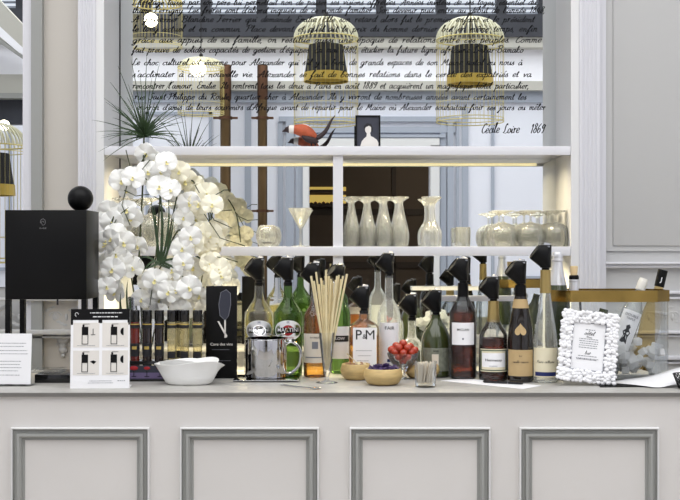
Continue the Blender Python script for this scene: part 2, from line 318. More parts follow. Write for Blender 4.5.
# pilasters with flutes
def pilaster(name, x0, x1, nfl):
    w = x1-x0; pts = [(x0, YW+.02), (x0, 4.30)]; m = w*.12; fw = (w-2*m)/nfl
    for i in range(nfl):
        a = x0+m+i*fw; r = fw*.34; c = a+fw/2
        for k in range(9):
            t = math.pi*k/8; pts.append((c-r*math.cos(t), 4.30+r*.8*math.sin(t)))
    pts += [(x1, 4.30), (x1, YW+.02)]
    struct(G().prism(pts, 0, ZC-.01), name, 'pil', 30)
pilaster('trim_1', X(78, 4.3), NL-.031, 4); pilaster('trim_2', NR+.031, X(600, 4.3), 4)
struct(pxbox(G(), 600, -800, 606, 640, 4.33, .05), 'trim_3', 'pil', 0)
# grey and white vertical strips beside the left mirror
struct(pxbox(G(), 31, -800, 42, 640, 4.33, .05).box((lx-.0, 4.34, 0), (X(31, 4.34), 4.4, ZC), mi=1), 'trim_4', ['greytrim', 'pil'], 0)
# right wall panelling and both dados
g = G(); pxbox(g, 613, -700, 1300, 246, 4.345, .03, bev=.006); pxbox(g, 606, -700, 1320, 251, 4.352, .02)
struct(g, 'trim_5', 'wall')
g = G()
def dado(g, a, b):
    pxbox(g, a, 262, b, 264.5, 4.325, .05, bev=.003); pxbox(g, a, 264.5, b, 268, 4.335, .05, bev=.003)
    pxbox(g, a, 291, b, 294, 4.34, .03, bev=.003); pxbox(g, a, 297, b, 299, 4.345, .03)
    pxbox(g, a, 331, b, 334, 4.34, .03, bev=.003); pxbox(g, a, 335.5, b, 337, 4.35, .03)
    pxbox(g, a, 356, b, 360, 4.34, .03, bev=.003); pxbox(g, a, 362, b, 364, 4.35, .03)
dado(g, 606, 1300); struct(g, 'trim_6', 'pil')
g = G(); pxbox(g, 0-900, 298, 77.6, 301, 4.32, .06, bev=.004); pxbox(g, -900, 330, 77.6, 335, 4.315, .06, bev=.004); pxbox(g, -900, 336.5, 77.6, 338, 4.33, .05)
struct(g, 'trim_7', 'wall')
def scroll(g, cx, cz, D, s, flip):
    pts = []
    for k in range(26):
        t = k/25*2.6*math.pi; r = s*(1-.72*k/25); pts.append((cx+flip*(s*1.0-r*math.cos(t)), D, cz+r*math.sin(t)))
    g.tube(pts, [s*.2*(1-.5*k/25) for k in range(26)], 6)
def frieze(name, a, b, m='wall'):
    g = G(); x = X(a, YW); e = X(b, YW); k = 0
    while x < e:
        cz = Z(316, YW)
        scroll(g, x, cz, YW+.001, .017, 1 if k % 2 else -1)
        for q in range(3): g.sphere((x+.012*q-.01, YW+.003, cz+(.022+.006*q)*(1 if k % 2 else -1)), .01, seg=8, sc=(1.3, .5, .7))
        g.sphere((x+.020, YW, cz-.004), .009, seg=8, sc=(.7, .5, 1.6)); x += .045; k += 1
    struct(g, name, m)
frieze('trim_8', 608, 760); frieze('trim_9', -10, 76)
# carved pendant below the left frieze
g = G(); c = P(62, 340, 4.34)
for i, (dz, r, sx) in enumerate([(0, .02, 1.2), (-.022, .014, 1), (-.04, .017, 1), (-.06, .011, .8), (.018, .03, 1.1)]): g.sphere((c.x, YW-.004, c.z+dz), r, sc=(sx, .6, .8), seg=12)
for s in (-1, 1): scroll(g, c.x+s*.02, c.z+.012, YW-.002, .014, s); scroll(g, c.x+s*.012, c.z-.02, YW-.002, .008, s)
struct(g, 'trim_10', 'wall')
# ---- mirrors
tag(G().box((X(120.5, MY), MY, .96), (X(557.5, MY), MY+.006, 2.99)).obj('wall_mirror', 'mirror', smooth=0), 'large mirror with handwritten text filling the back of the shelf niche', 'mirror')
g = G()
for a, b in ((119.6, 120.5), (557.5, 558.6)): g.box((X(a, MY), MY-.004, .95), (X(b, MY), MY+.01, 2.99))
struct(g, 'trim_11', 'text', 0)
tag(G().box((-3.6, 4.452, Z(287, 4.45)), (lx-.002, 4.459, 3.3)).obj('wall_mirror', 'mirror', smooth=0), 'tall mirror at the far left edge beside the grey strip', 'mirror')
# ---- handwriting on the mirror
LINES = [(5, 132, 536, "L'héritage laissé par son père lui permettait non de passer ses visions affrétées. Années invitées de ses loges, essentiel du"),
 (13, 132, 545, "thane Perrigny. Les frères sont d'abord inquiets de ce monde familier. Son devenir puis entre au début de l'année 1848,"),
 (22, 132, 534, "A gouverner Blandine Ferrier qui demande Emilie. Elle son retard alors fut le premier enfant et le président"),
 (31.5, 132, 537, "le long actuel et en commun. Place devant et qu'il ait le prix du homme dernier but en même temps, enfin"),
 (42.5, 132, 541, "grâce aux appuis de sa famille, on restitue aussi une époque de relations entre ces peuples. Comme"),
 (52.5, 132, 523, "fait preuve de solides capacités de gestion d'équipes. En mai 1880, étudier la future ligne africaine Dakar-Bamako"),
 (65, 132, 522, "Le choc culturel est énorme pour Alexander qui s'il y a bien de grands espaces de son Maine natal ou nous à"),
 (77, 132, 531, "s'acclimater à cette nouvelle vie. Alexander se fait de bonnes relations dans le cercle des expatriés et va"),
 (88.5, 132, 529, "rencontrer l'amour, Emilie. Ils rentrent tous les deux à Paris en août 1889 et acquièrent un magnifique hôtel particulier,"),
 (99.5, 134, 526, "rue Saint-Philippe du Roule, quartier cher à Alexander. Ils y vivront de nombreuses années avant certainement les"),
 (110, 136, 545, "environ d'amis de leurs souvenirs d'Afrique avant de repartir pour le Maine où Alexander souhaitait finir ses jours ou mêler")]
wl = thing('mirror_lettering', 'eleven lines of black French handwriting and a signature across the upper mirror', 'lettering', (0, MY-.0015, 0))
for yb, a, b, s in LINES:
    st, L = hand_strokes(s); g = G(); u = (b-a)/L/F*MY; uz = .80/F*MY
    for q in st: ribbon(g, q, .0016, 0, X(a, MY), Z(yb, MY), u, uz)
    g.obj('text_line', 'ink', wl, smooth=0)
for s, a, b in (('Cécile', 481, 499), ('Loire', 503, 519), ('1869', 530, 544)):
    st, L = hand_strokes(s); g = G()
    for q in st: ribbon(g, q, .0018, 0, X(a, MY), Z(133, MY), (b-a)/L/F*MY, 1.2/F*MY)
    g.obj('text_line', 'ink', wl, smooth=0)
# ---- shelves
def shelf(name, label, y0, y1):
    za, zb = Z(y1, 4.3), Z(y0, 4.3); t = thing(name, label, 'shelf', ((NL+NR)/2, 4.45, za)); w = (NR-NL)/2-.001; h = zb-za
    G().box((-w, -.13, h-.022), (w, .149, h)).obj('shelf_board', 'shelf', t, 0)
    G().box((-w, -.15, 0), (w, -.13, h), bev=.0015).obj('front_lip', 'shelf', t)
    G().box((-w+.03, -.1295, .002), (w-.03, -.126, h-.0225)).obj('light_strip', 'led', t, 0)
    l = bpy.data.lights.new('shelf_light', 'AREA'); l.shape = 'RECTANGLE'; l.size = 2*w-.22; l.size_y = .02; l.energy = LED*(1 if y0 < 200 else 2.4); l.color = (1, .85, .55)
    o = bpy.data.objects.new('shelf_light', l); COL.objects.link(o); o.parent = t; o.location = (0, -.05, h-.026); o.rotation_euler = (R(6), 0, 0); l.spread = R(150)
    return za, zb
LED = 16
S1a, S1b = shelf('wall_shelf', 'upper white lit shelf holding the bird ornament and portrait', 146.2, 155)
S2a, S2b = shelf('wall_shelf', 'lower white lit shelf carrying upturned glasses', 246.5, 255.8)
g = G().box((X(333, 4.3), 4.312, S2b), (X(343, 4.3), MY-.001, S1a))
g.box((X(333, 4.3), 4.312, .95), (X(343, 4.3), MY-.001, S2a)); tag(g.obj('shelf_divider', 'shelf', smooth=0), 'white upright divider between the two shelf bays', 'divider')
tag(G().box((NL+.001, 4.22, 0), (NR-.001, MY-.001, .95), bev=.004).obj('back_cabinet', 'white'), 'white low cabinet under the mirror behind the bar', 'cabinet')
# ------------------------------------------------------------------ room seen in the mirror
D0 = 12.0
g = G(); vbox(g, -160, 104, 309, 397, D0, .2); vbox(g, 430, 104, 760, 397, D0, .2); vbox(g, 309, 104, 430, 150, D0, .2)
vbox(g, -160, 45, 760, 104, D0, .2); struct(g, 'wall_front', 'bluewhite', 0)
g = G(); vbox(g, -160, 92, 760, 103, D0, .0, proud=.05); vbox(g, -160, 83, 760, 92, D0, .0, 1, proud=.14); vbox(g, -160, 50, 760, 83, D0, 0, 2, proud=.02)
vbox(g, -160, 40, 760, 50, D0, .0, 1, proud=.16); struct(g, 'trim_12', ['bluetrim', 'corn', 'whitecove'], 0)
g = G(); vbox(g, -160, 18, 760, 40, D0, .2, proud=.2); struct(g, 'trim_13', 'dark', 0)
g = G(); vbox(g, -160, 12, 760, 18, D0, .1, 1)
for x in (30, 90, 146, 206, 262, 321, 381, 441, 501, 543, 600, 660): vbox(g, x-5, -50, x+5, 18, D0, .1, proud=.05)
vbox(g, -160, 7, 760, 8.5, D0, .05, 1); vbox(g, -160, 3, 760, 4, D0, .05, 1)
struct(g, 'window_2', ['dark', 'bluetrim'], 0)
def casing(g, x0, x1, y0, y1, h, mi=0): vbox(g, x0, y0, x1, y1, D0, 0, mi, proud=h)
g = G()
for x0, x1, h in ((278, 283, .03), (286, 294, .05), (296, 303, .035), (303, 309, .07)): casing(g, x0, x1, 122 if h < .06 else 146, 397, h, 1 if h > .06 else 0)
for x0, x1, h in ((430, 439, .07), (440, 446, .035), (447, 453, .05), (456, 459, .03)): casing(g, x0, x1, 122 if h < .06 else 146, 397, h, 1 if h > .06 else 0)
casing(g, 279, 459, 117, 122, .05); casing(g, 284, 455, 127, 133, .04); casing(g, 295, 445, 135, 138, .06); casing(g, 303, 439, 139, 150, .07, 1)
struct(g, 'door_1', ['bluetrim', 'white'], 0)
g = G()
for x0, x1 in ((245, 251), (462, 468), (491, 494)): casing(g, x0, x1, 107, 397, .03)
def pframe(x0, y0, x1, y1, w=3):
    casing(g, x0, x1, y0, y0+w, .03); casing(g, x0, x1, y1-w, y1, .03); casing(g, x0, x0+w, y0, y1, .03); casing(g, x1-w, x1, y0, y1, .03)
for r in ((146, 112, 212, 270), (40, 112, 128, 270), (-60, 112, 20, 270), (146, 276, 212, 380), (500, 276, 600, 380)): pframe(*r)
struct(g, 'trim_14', 'bluetrim', 0)
g = G(); Dm = 9.0
def vpoly(pts, mi, dep=.12, D=Dm):
    w = [V(px, py, D) for px, py in pts]; n = len(w); vs = [tuple(p) for p in w]+[(p.x, p.y-dep, p.z) for p in w]
    g.add(vs, [tuple(range(n)), tuple(reversed(range(n, 2*n)))]+[(i, (i+1) % n, n+(i+1) % n, n+i) for i in range(n)], mi=mi)
vpoly([(-90, -98), (-90, -60), (34, 55), (34, 33)], 1); vpoly([(-90, -60), (-90, -42), (34, 63), (34, 55)], 0, .2); vpoly([(-90, -28), (-90, -20), (34, 66), (34, 62)], 2)
vpoly([(-90, 62), (34, 62), (34, 80), (-90, 80)], 0, .3, 9.3); vpoly([(-90, 80), (34, 80), (34, 98), (-90, 98)], 1, .1, 9.2); vpoly([(-90, 98), (34, 98), (34, 103), (-90, 103)], 2, .1, 9.15); vpoly([(-90, 103), (34, 103), (34, 128), (-90, 128)], 3, .1, 9.25)
struct(g, 'trim_16', ['whitecove', 'corn', 'greytrim', 'dark'], 0)
# lobby behind the doorway
g = G(); ya = YB-.2; yb = YB-2.4
g.box((-.9, yb-.1, 0), (1.8, yb, 2.8)).box((-1, yb, 0), (-.9, ya, 2.8)).box((1.7, yb, 0), (1.8, ya, 2.8)).box((-.9, yb, 2.8), (1.8, ya, 2.9))
struct(g, 'wall_lobby', 'brown', 0)
g = G(); DL = 2*MY-yb
for y0, y1 in ((209, 215), (262, 268)): vbox(g, 250, y0, 470, y1, DL-.03, .03)
vbox(g, 392, 150, 396, 400, DL-.03, .03); struct(g, 'trim_15', 'brown2', 0)
t = thing('lit_display_niche', 'warm lit display shelf glowing inside the dark doorway', 'display shelf', V(318, 208, DL-.02))
q = V(318, 208, DL-.02)
def rel(g2, x0, y0, x1, y1, d0, d1):
    a = V(x0, y0, DL); b = V(x1, y1, DL); g2.box((a.x-q.x, a.y-q.y+d0, a.z-q.z), (b.x-q.x, a.y-q.y+d1, b.z-q.z))
g = G(); rel(g, 290, 187, 346, 191, .002, .02); rel(g, 290, 195, 346, 204, .002, .01); g.obj('glowing_panel', 'warm', t, 0)
g = G(); rel(g, 288, 204, 348, 207, .002, .16); rel(g, 310, 190, 334, 193, .02, .1); g.obj('shelf_plank', 'brown2', t, 0)
g = G()
for k in range(8): g.sphere((-.18+k*.05, .09, .045), .026, seg=8, sc=(1, .6, 1.3 if k % 2 else .9))
g.obj('ornaments', 'copperdark', t)
# copper pipes with brackets
for cx, w, sfx in ((225.5, 5.3, 'left copper pipe seen in the mirror, the one nearer the orchids'), (262.5, 4.8, 'right copper pipe seen in the mirror, the one nearer the doorway')):
    D = 11.75; b = V(cx, 250, D); t = thing('copper_pipe', sfx, 'pipe', (b.x, b.y, 0)); r = w/F*D
    G().lathe([(r, 0), (r, Z(100, D))], 20).obj('pipe', 'copper', t)
    G().lathe([(r*1.02, Z(100, D)), (r*1.1, Z(99, D)), (r*1.1, Z(66, D)), (r*1.02, Z(65, D))], 20).obj('sleeve', 'copperdark', t)
    for yy in (211, 300, 118):
        z = Z(yy, D); g = G(); g.lathe([(r*1.3, z-.014), (r*1.3, z+.014)], 20); g.box((-r*2.3, -.02, z-.01), (r*2.3, .02, z+.01)); g.obj('bracket', 'copperdark', t)
# ---- birdcage lamps
def cage_mesh(w, h, dome):
    """parts in metres: radius w, total height h hanging down from z=0"""
    parts = {}
    g = G(); n = 40
    for i in range(n):
        a = 2*math.pi*i/n; pts = []
        for k in range(9):
            t = k/8*math.pi/2; pts.append((w*math.sin(t)**.8*math.cos(a), w*math.sin(t)**.8*math.sin(a), -dome*(1-math.cos(t))))
        g.tube(pts, w*.026, 4)
    parts['dome_wires'] = (g, 'wirew')
    g = G(); n = 44
    for i in range(n):
        a = 2*math.pi*i/n; g.tube([(w*math.cos(a), w*math.sin(a), -dome), (w*math.cos(a), w*math.sin(a), -h)], w*.006, 4)
    parts['side_wires'] = (g, 'wireg')
    g = G()
    for z, r in ((-dome, .022), (-dome*1.25, .012), (-h*.97, .014), (-h, .016), (-h*.82, .008)):
        g.tube([(w*math.cos(2*math.pi*i/40), w*math.sin(2*math.pi*i/40), z) for i in range(40)], w*r, 6, closed=True)
    parts['rings'] = (g, 'wireg')
    g = G(); z0 = -dome*1.3; z1 = -dome*2.95; seg = 96
    prof = [(w*.52, z0), (w*.53, z0-.01), (w*.68, z1)]
    g.lathe(prof, seg, cap=(0, 0), amp=.025, nf=32); parts['shade'] = (g, 'pleat')
    g = G().lathe([(w*.50, z0-.002), (w*.66, z1+.004)], 40, cap=(1, 0)); g.lathe([(w*.69, z1+.045), (w*.705, z1-.012), (w*.66, z1-.012)], 40, cap=(0, 0)); parts['gold_lining'] = (g, 'goldin')
    g = G().tube([(0, 0, -dome*1.3), (0, 0, 1.2)], w*.02, 6).sphere((0, 0, .02), w*.09, seg=10); parts['hanging_cord'] = (g, 'pleat')
    return parts
def cage(label, px, ytop, hw, ybot, Dv, domepx, shade=True, bulb=None, allgold=False):
    s = Dv/F; b = V(px, ytop, Dv); t = thing('birdcage_lamp', label, 'lamp', b, group='birdcage lamps hanging in front of the bar')
    for nme, (g, m) in cage_mesh(hw*s, (ybot-ytop)*s, domepx*s).items():
        if not shade and nme in ('shade', 'gold_lining'): continue
        o = g.obj(nme, 'wireg' if allgold and nme == 'dome_wires' else m, t)
    if bulb:
        bx, by, br = bulb; c = V(bx, by, Dv)-b; G().sphere((c.x, 0, c.z), br*s, seg=20).obj('bulb', 'bulb', t)
cage('birdcage lamp with black pleated shade reflected above the orange bird ornament', 326, 18, 32, 124, 7.67, 21)
cage('birdcage lamp with black pleated shade reflected at the right end of the text', 470, 18, 33.5, 122, 7.67, 22)
cage('golden birdcage lamp with a glaring round bulb at the upper left of the mirror', 156, -8, 26, 47, 8.0, 12, shade=False, bulb=(151, 20, 7), allgold=True)
cage('small lit birdcage lamp with a soft glow reflected above the papyrus', 201, 58, 23, 114, 8.6, 10, shade=False, bulb=(198, 69, 8))
cage('lowest birdcage lamp, seen only in the far left mirror', 6, 128, 34, 262, 6.3, 23, bulb=(20, 131, 5))
# ------------------------------------------------------------------ bar counter
t = thing('bar_counter', 'long pale grey panelled bar counter with a thin stone top', 'counter', (0, 3.53, 0))
cw = 1.75
G().box((-cw, -.028, ZT-.014), (cw, .62, ZT), bev=.001).obj('countertop', 'stone', t); G().box((-cw, -.030, ZT-.0125), (cw, -.0281, ZT-.0015)).obj('metal_edge', 'edge', t, 0)
g = G().box((-cw+.02, -.018, .0), (cw-.02, .03, ZT-.0145)).box((-cw+.02, .03, 0), (-cw+.05, .58, ZT-.0145)).box((cw-.05, .03, 0), (cw-.02, .58, ZT-.0145))
g.box((-cw+.02, .55, 0), (cw-.02, .58, ZT-.0145)); g.obj('front_face', 'counterfront', t, 0)
FD = 3.512
def mould(g, x0, x1, z0, z1, y, prof):
    n = len(prof); vs = []
    for u, h in prof:
        vs += [(x0+u, y-h, z0+u), (x1-u, y-h, z0+u), (x1-u, y-h, z1-u), (x0+u, y-h, z1-u)]
    fs = []
    for k in range(n-1):
        for i in range(4): j = (i+1) % 4; fs.append((k*4+i, k*4+j, k*4+4+j, k*4+4+i))
    g.add(vs, fs)
for a, b in ((-157, -19), (12, 150), (180.5, 319), (349.5, 490), (519, 658), (688, 826)):
    g = G(); mould(g, X(a, FD), X(b, FD), .1, Z(427, FD), -.018, [(.006, 0), (.007, .012), (.009, .007), (.018, .007), (.019, .016), (.026, .018), (.031, .012), (.033, .004), (.039, .004), (.040, 0)])
    g.obj('panel_moulding', 'greytrim', t, 25)
    g = G(); mould(g, X(a, FD), X(b, FD), .1, Z(427, FD), -.018, [(0, 0), (0, .013), (.0015, .017), (.004, .017), (.006, .012), (.006, 0)]); g.obj('outer_bead', 'white', t, 25)
# ------------------------------------------------------------------ label helpers
def face(x, y): return -math.atan2(x, y)
def cyl_patch(name, m, par, r, z0, z1, half, off=.0008, cx=0):
    n = 18; g = G(); vs = []; fs = []
    for k in range(n+1):
        p = cx-half+2*half*k/n
        for z in (z0, z1): vs.append(((r+off)*math.sin(p), -(r+off)*math.cos(p), z))
    for k in range(n): fs.append((2*k, 2*k+2, 2*k+3, 2*k+1))
    return g.add(vs, fs).obj(name, m, par, 60)
def cyl_text(s, m, par, r, z, size, off=.0016, cx=0, hand=False, width=None, name='lettering'):
    if hand: gg = hand_geo(s, width); vs = [Vector((v[0], v[2], 0)) for v in gg.v]; fs = gg.f
    else:
        vs, fs = text_geo(s, size)
        if width: w = max(v.x for v in vs)*2; vs = [Vector((v.x*width/w, v.y, 0)) for v in vs]
    g = G().add([((r+off)*math.sin(v.x/r+cx), -(r+off)*math.cos(v.x/r+cx), z+v.y) for v in vs], fs)
    return g.obj(name, m, par, 0)
def flat_text(s, m, par, x, y, z, size, width=None, hand=False, name='lettering'):
    if hand: gg = hand_geo(s, width); vs = [Vector((v[0], v[2], 0)) for v in gg.v]; fs = gg.f
    else:
        vs, fs = text_geo(s, size)
        if width: w = max(v.x for v in vs)*2 or 1; vs = [Vector((v.x*width/w, v.y, 0)) for v in vs]
    return G().add([(x+v.x, y, z+v.y) for v in vs], fs).obj(name, m, par, 0)
def word_bars(g, x0, x1, y, z, h, seed=0):
    """lines of print far too small to read"""
    rr = random.Random(seed); x = x0
    while x < x1:
        w = rr.uniform(.6, 2.2)*h*2; e = min(x+w, x1); g.add([(x, y, z), (e, y, z), (e, y, z+h), (x, y, z+h)], [(0, 1, 2, 3)]); x = e+h*.9
# pourer head
def pourer_meshes():
    A = Vector((-.8, -.12, .6)).normalized(); u = A.orthogonal().normalized(); w = A.cross(u)
    mouth = Vector((-.034, -.006, .058)); pts = []
    for i in range(28):
        t = 2*math.pi*i/28; d = u*math.cos(t)+w*math.sin(t)
        pts += [mouth+d*.0285, mouth-A*.006+d*.0292]
        pts.append(mouth-A*.04+d*.024)
    for i in range(14):
        t = 2*math.pi*i/14; pts += [Vector((.001+.0165*math.cos(t), .0165*math.sin(t), .006)), Vector((.008+.012*math.cos(t), .013*math.sin(t), .079))]
    g = G().hull(pts); head = g
    ring = G(); ring.tube([mouth+A*.001+(u*math.cos(2*math.pi*i/28)+w*math.sin(2*math.pi*i/28))*.0265 for i in range(28)], .0018, 5, closed=True)
    col = G().lathe([(.0135, -.016), (.015, -.015), (.015, -.004), (.0125, -.003), (.0125, .004), (.018, .005), (.018, .010)], 24)
    win = G().box((-.008, -.014, .0), (.013, .012, .004), bev=.0015)
    T = Matrix.Translation((.002, -.002, .0785)) @ Euler((R(25), R(10), 0)).to_matrix().to_4x4(); w2 = G(); w2.add([v for v in win.v], win.f, T)
    return head, ring, col, w2
_ph = None
def pourer(par, z, s=1, rz=0, x=0):
    global _ph
    if _ph is None:
        h, r, c, w = pourer_meshes()
        hd = h.obj('dispensing_head', 'black', par, 30); a = c.obj('collar', 'black', hd); b = w.obj('clear_window', 'grey', hd); rr = r.obj('mouth_ring', 'blackgloss', hd)
        _ph = hd
    else:
        hd = _ph.copy(); COL.objects.link(hd); hd.parent = par
        for k in kids(_ph):
            c = k.copy(); COL.objects.link(c); c.parent = hd
    hd.location = (x, 0, z); hd.rotation_euler = (0, 0, rz); hd.scale = (s,)*3
    return hd
def bottle(name, label, cx, base, prof, mglass, liquid=None, lvl=None, ex=None, sy=1, cat='bottle', smooth=True, head=(1, 0), dz=0, grp=None, seg=40):
    """prof: list of (photo y, half width px) from base up"""
    hwb = prof[0][1]; D = DC(base); D = D+hwb/F*D*sy; x = X(cx, D)
    t = thing(name, label, cat, (x, D, ZT+.0003), face(x, D), grp)
    s = D/F; pr = []
    for k, (y, hw) in enumerate(prof): pr.append((hw*s, max(0, Z(y, D)-ZT)))
    hmin = 0; z0 = .0; r0 = pr[0][0]
    base_p = [(r0*.86, 0), (r0*.97, .003), (r0, .008)]
    body = [p for p in pr if p[1] > .012]
    sm = smoothprof([(r0, .012)]+body, 3) if smooth else [(r0, .012)]+body
    full = base_p+[(max(a, .001), b) for a, b in sm]
    exs = None
    if ex:
        zt = pr[-1][1]; exs = [ex if z < Z(ex_y, D)-ZT else 2 for _, z in full] if False else [2+(ex-2)*max(0, min(1, (full[-1][1]*.82-z)/.02)) for _, z in full]
    g = G().lathe(full, seg, ex=exs, sy=1, cap=(1, 1))
    if sy != 1: g.v = [Vector((v.x, v.y*(sy+(1-sy)*max(0, min(1, (v.z-full[-1][1]*.78)/.03))), v.z)) for v in g.v]
    g.obj('glass_body', mglass, t)
    if liquid:
        zl = Z(lvl, D)-ZT; q = [(a*.92, b) for a, b in full if b <= zl and b > 0]; last = [a for a, b in full if b <= zl][-1]
        q = [(q[0][0]*.9, .0035)]+q+[(last*.92, zl)]
        g = G().lathe(q, seg, ex=([ex]*len(q) if ex else None)); 
        if sy != 1: g.v = [Vector((v.x, v.y*sy, v.z)) for v in g.v]
        g.obj('liquid', liquid, t)
    if head: pourer(t, pr[-1][1]+.006, head[0], head[1]+random.uniform(-.12, .12))
    return t, s, D, pr
def zz(y, D): return Z(y, D)-ZT
# ---- martini pair
def martini(cx, base, mg, liq, label, prof, lname):
    t, s, D, pr = bottle('vermouth_bottle', label, cx, base, prof, mg, liq, 322, head=(1.02, 0)); r = prof[1][1]*s
    zc = zz(329.5, D); n = 40
    def disc(R0, m, off, nm, par=t, zo=0, sq=1):
        vs = [(0, -(r+off), zc+zo)]+[((r+off)*math.sin(R0*math.cos(2*math.pi*i/n)/r), -(r+off)*math.cos(R0*math.cos(2*math.pi*i/n)/r), zc+zo+R0*sq*math.sin(2*math.pi*i/n)) for i in range(n)]
        mid = [((r+off)*math.sin(R0*.5*math.cos(2*math.pi*i/n)/r), -(r+off)*math.cos(R0*.5*math.cos(2*math.pi*i/n)/r), zc+zo+R0*.5*sq*math.sin(2*math.pi*i/n)) for i in range(n)]
        vs += mid; fs = [(1+i, 1+(i+1) % n, 1+n+(i+1) % n, 1+n+i) for i in range(n)]+[(1+n+i, 1+n+(i+1) % n, 0) for i in range(n)]
        return G().add(vs, fs).obj(nm, m, par, 60)
    lb = disc(.052, 'paper', .0008, 'label', sq=.66); disc(.020, 'red', .0014, 'red_disc', lb, sq=.9)
    cyl_patch('black_band', 'ink', lb, r, zc-.009, zc+.009, .041/r, .0018)
    cyl_text('MARTINI', 'paper', lb, r, zc+.001, .019, .0024, width=.074)
    cyl_text('VERMOUTH', 'red', lb, r, zc-.025, .007, .0020)
    cyl_text('M', 'blue', lb, r, zc+.027, .012, .0020)
    return t
pm = [(380, 14.5), (368, 14.6), (318, 14.5), (311, 12.8), (305, 9), (300, 5.8), (296, 4.6), (286, 4.3), (283, 4.3)]
martini(259, 376, 'gclear', 'straw', 'clear vermouth bottle with a round white label, behind the steel pot', pm, '')
martini(288, 377, 'ggreen', None, 'green vermouth bottle with a round white and red label and black pourer', pm, '')
# ---- amber bottle
t, s, D, pr = bottle('whisky_bottle', 'amber spirit bottle with a beige label left of the bamboo sticks', 315, 378, [(378, 11.5), (365, 11.6), (322, 11.5), (314, 10.4), (307, 6), (302, 4.4), (288, 4)], 'gclear', 'amber', 311)
r = 11.5*s; lb = cyl_patch('label', 'beigel', t, r, zz(362, D), zz(333, D), 1.25)
cyl_patch('crest', 'textgrey', lb, r, zz(348, D), zz(341, D), .26, .0014); cyl_text('BOURBON', 'text', lb, r, zz(337, D), .007, .0016)
cyl_patch('rule', 'textgrey', lb, r, zz(357, D), zz(356, D), .9, .0014)
# ---- green bottle with LOW label
t, s, D, pr = bottle('wine_bottle', 'green glass bottle with a white oval label half hidden behind the bamboo sticks', 340, 374, [(374, 10.5), (360, 10.6), (318, 10.5), (308, 8.5), (302, 4.8), (290, 4), (287, 4)], 'ggreen', None, None, head=(.92, .2))
r = 10.5*s; lb = cyl_patch('label', 'paper', t, r, zz(358, D), zz(326, D), 1.1); cyl_patch('black_band', 'text', lb, r, zz(341, D), zz(335, D), .9, .0014); cyl_text('LOW', 'paper', lb, r, zz(338, D), .014, .0020)
# ---- P&M
t, s, D, pr = bottle('whisky_bottle', 'square clear bottle of golden spirit with large black capitals on a white label', 364, 378, [(378, 15.2), (365, 15.2), (330, 15), (325, 13.5), (321, 8), (318, 5), (311, 4.6)], 'gclear', 'amber', 336, ex=6, sy=.72, head=(.98, 0))
r = 15.2*s*.72+.0012
lb = G().box((-11*s, -r-.001, zz(371, D)), (12.5*s, -r+.0002, zz(327, D))).obj('label', 'paper', t, 0)
flat_text('P', 'text', lb, -5.5*s, -r-.0016, zz(334.5, D), .046); flat_text('&', 'text', lb, .5*s, -r-.0016, zz(336, D), .022); flat_text('M', 'text', lb, 6*s, -r-.0016, zz(334.5, D), .046)
g = G()
for k, (a, b) in enumerate(((-8, 8), (-6, 7), (-7, 5))): word_bars(g, a*s, b*s, -r-.0016, zz(350+k*5, D), .0016, k)
g.obj('small_print', 'textgrey', lb, 0); G().sphere((5*s, -r-.001, zz(363, D)), .003, seg=8, sc=(1, .2, 1.6)).obj('blue_mark', 'blue', lb)
# ---- FAIR
t, s, D, pr = bottle('vodka_bottle', 'tall clear vodka bottle with long white label, behind the tomatoes and purple petals', 389, 376, [(376, 11.8), (360, 11.8), (318, 11.6), (312, 10.8), (306, 8.6), (301, 5.6), (297, 4.4), (281, 4), (276, 4)], 'gfrost', None, None, head=(.92, 0))
r = 11.7*s; lb = cyl_patch('label', 'paper', t, r, zz(372, D), zz(322, D), .95); cyl_text('·FAIR', 'text', lb, r, zz(327.5, D), .016, .002)
cyl_patch('blue_stamp', 'blue', lb, r, zz(361, D), zz(358, D), .35, .0014, cx=.2)
# ---- clear bottle behind tomatoes
t, s, D, pr = bottle('gin_bottle', 'clear gin bottle standing behind the coupe of cherry tomatoes', 412, 374.5, [(374, 9.5), (360, 9.5), (346, 9.3), (341, 8), (337, 4.6), (330, 4), (318, 4)], 'gfrost', None, None, head=(.98, 0))
r = 9.5*s; lb = cyl_patch('label', 'greyl', t, r, zz(370, D), zz(350, D), 1.0)
# ---- olive rum
t, s, D, pr = bottle('rum_bottle', 'squat dark olive rum bottle with a grey green label and rounded shoulders', 436, 378, [(378, 14.8), (360, 15), (342, 14.8), (335, 13.6), (328, 10.6), (322, 6.4), (318, 4.6), (315, 4.5)], 'olive', None, None, head=(1, 0))
r = 14.9*s; lb = cyl_patch('label', 'greyl', t, r, zz(370, D), zz(347, D), .95); cyl_patch('portrait', 'beigel', lb, r, zz(366, D), zz(353, D), .22, .0015, cx=-.05); cyl_text('RON', 'text', lb, r, zz(350, D), .008, .0018)
# ---- dark amber, black capsule
t, s, D, pr = bottle('armagnac_bottle', 'tall amber armagnac bottle with a square white label and black capsule', 463, 380, [(380, 13.4), (365, 13.5), (318, 13.4), (310, 12.2), (303, 8.8), (297, 5.6), (293, 5), (284, 4.8)], 'gclear', 'cognac', 306, head=(1, 0))
r = 13.4*s; lb = cyl_patch('label', 'paper', t, r, zz(344, D), zz(322, D), .93); cyl_text('MICLAN', 'text', lb, r, zz(329, D), .011, .0018); G().sphere((0, -r-.001, zz(338, D)), .0035, seg=8, sc=(1, .2, 1)).obj('crest', 'textgrey', lb)
G().lathe([(5.6*s, zz(301, D)), (5.3*s, zz(284, D)), (5.4*s, zz(283, D))], 24).obj('capsule', 'black', t)
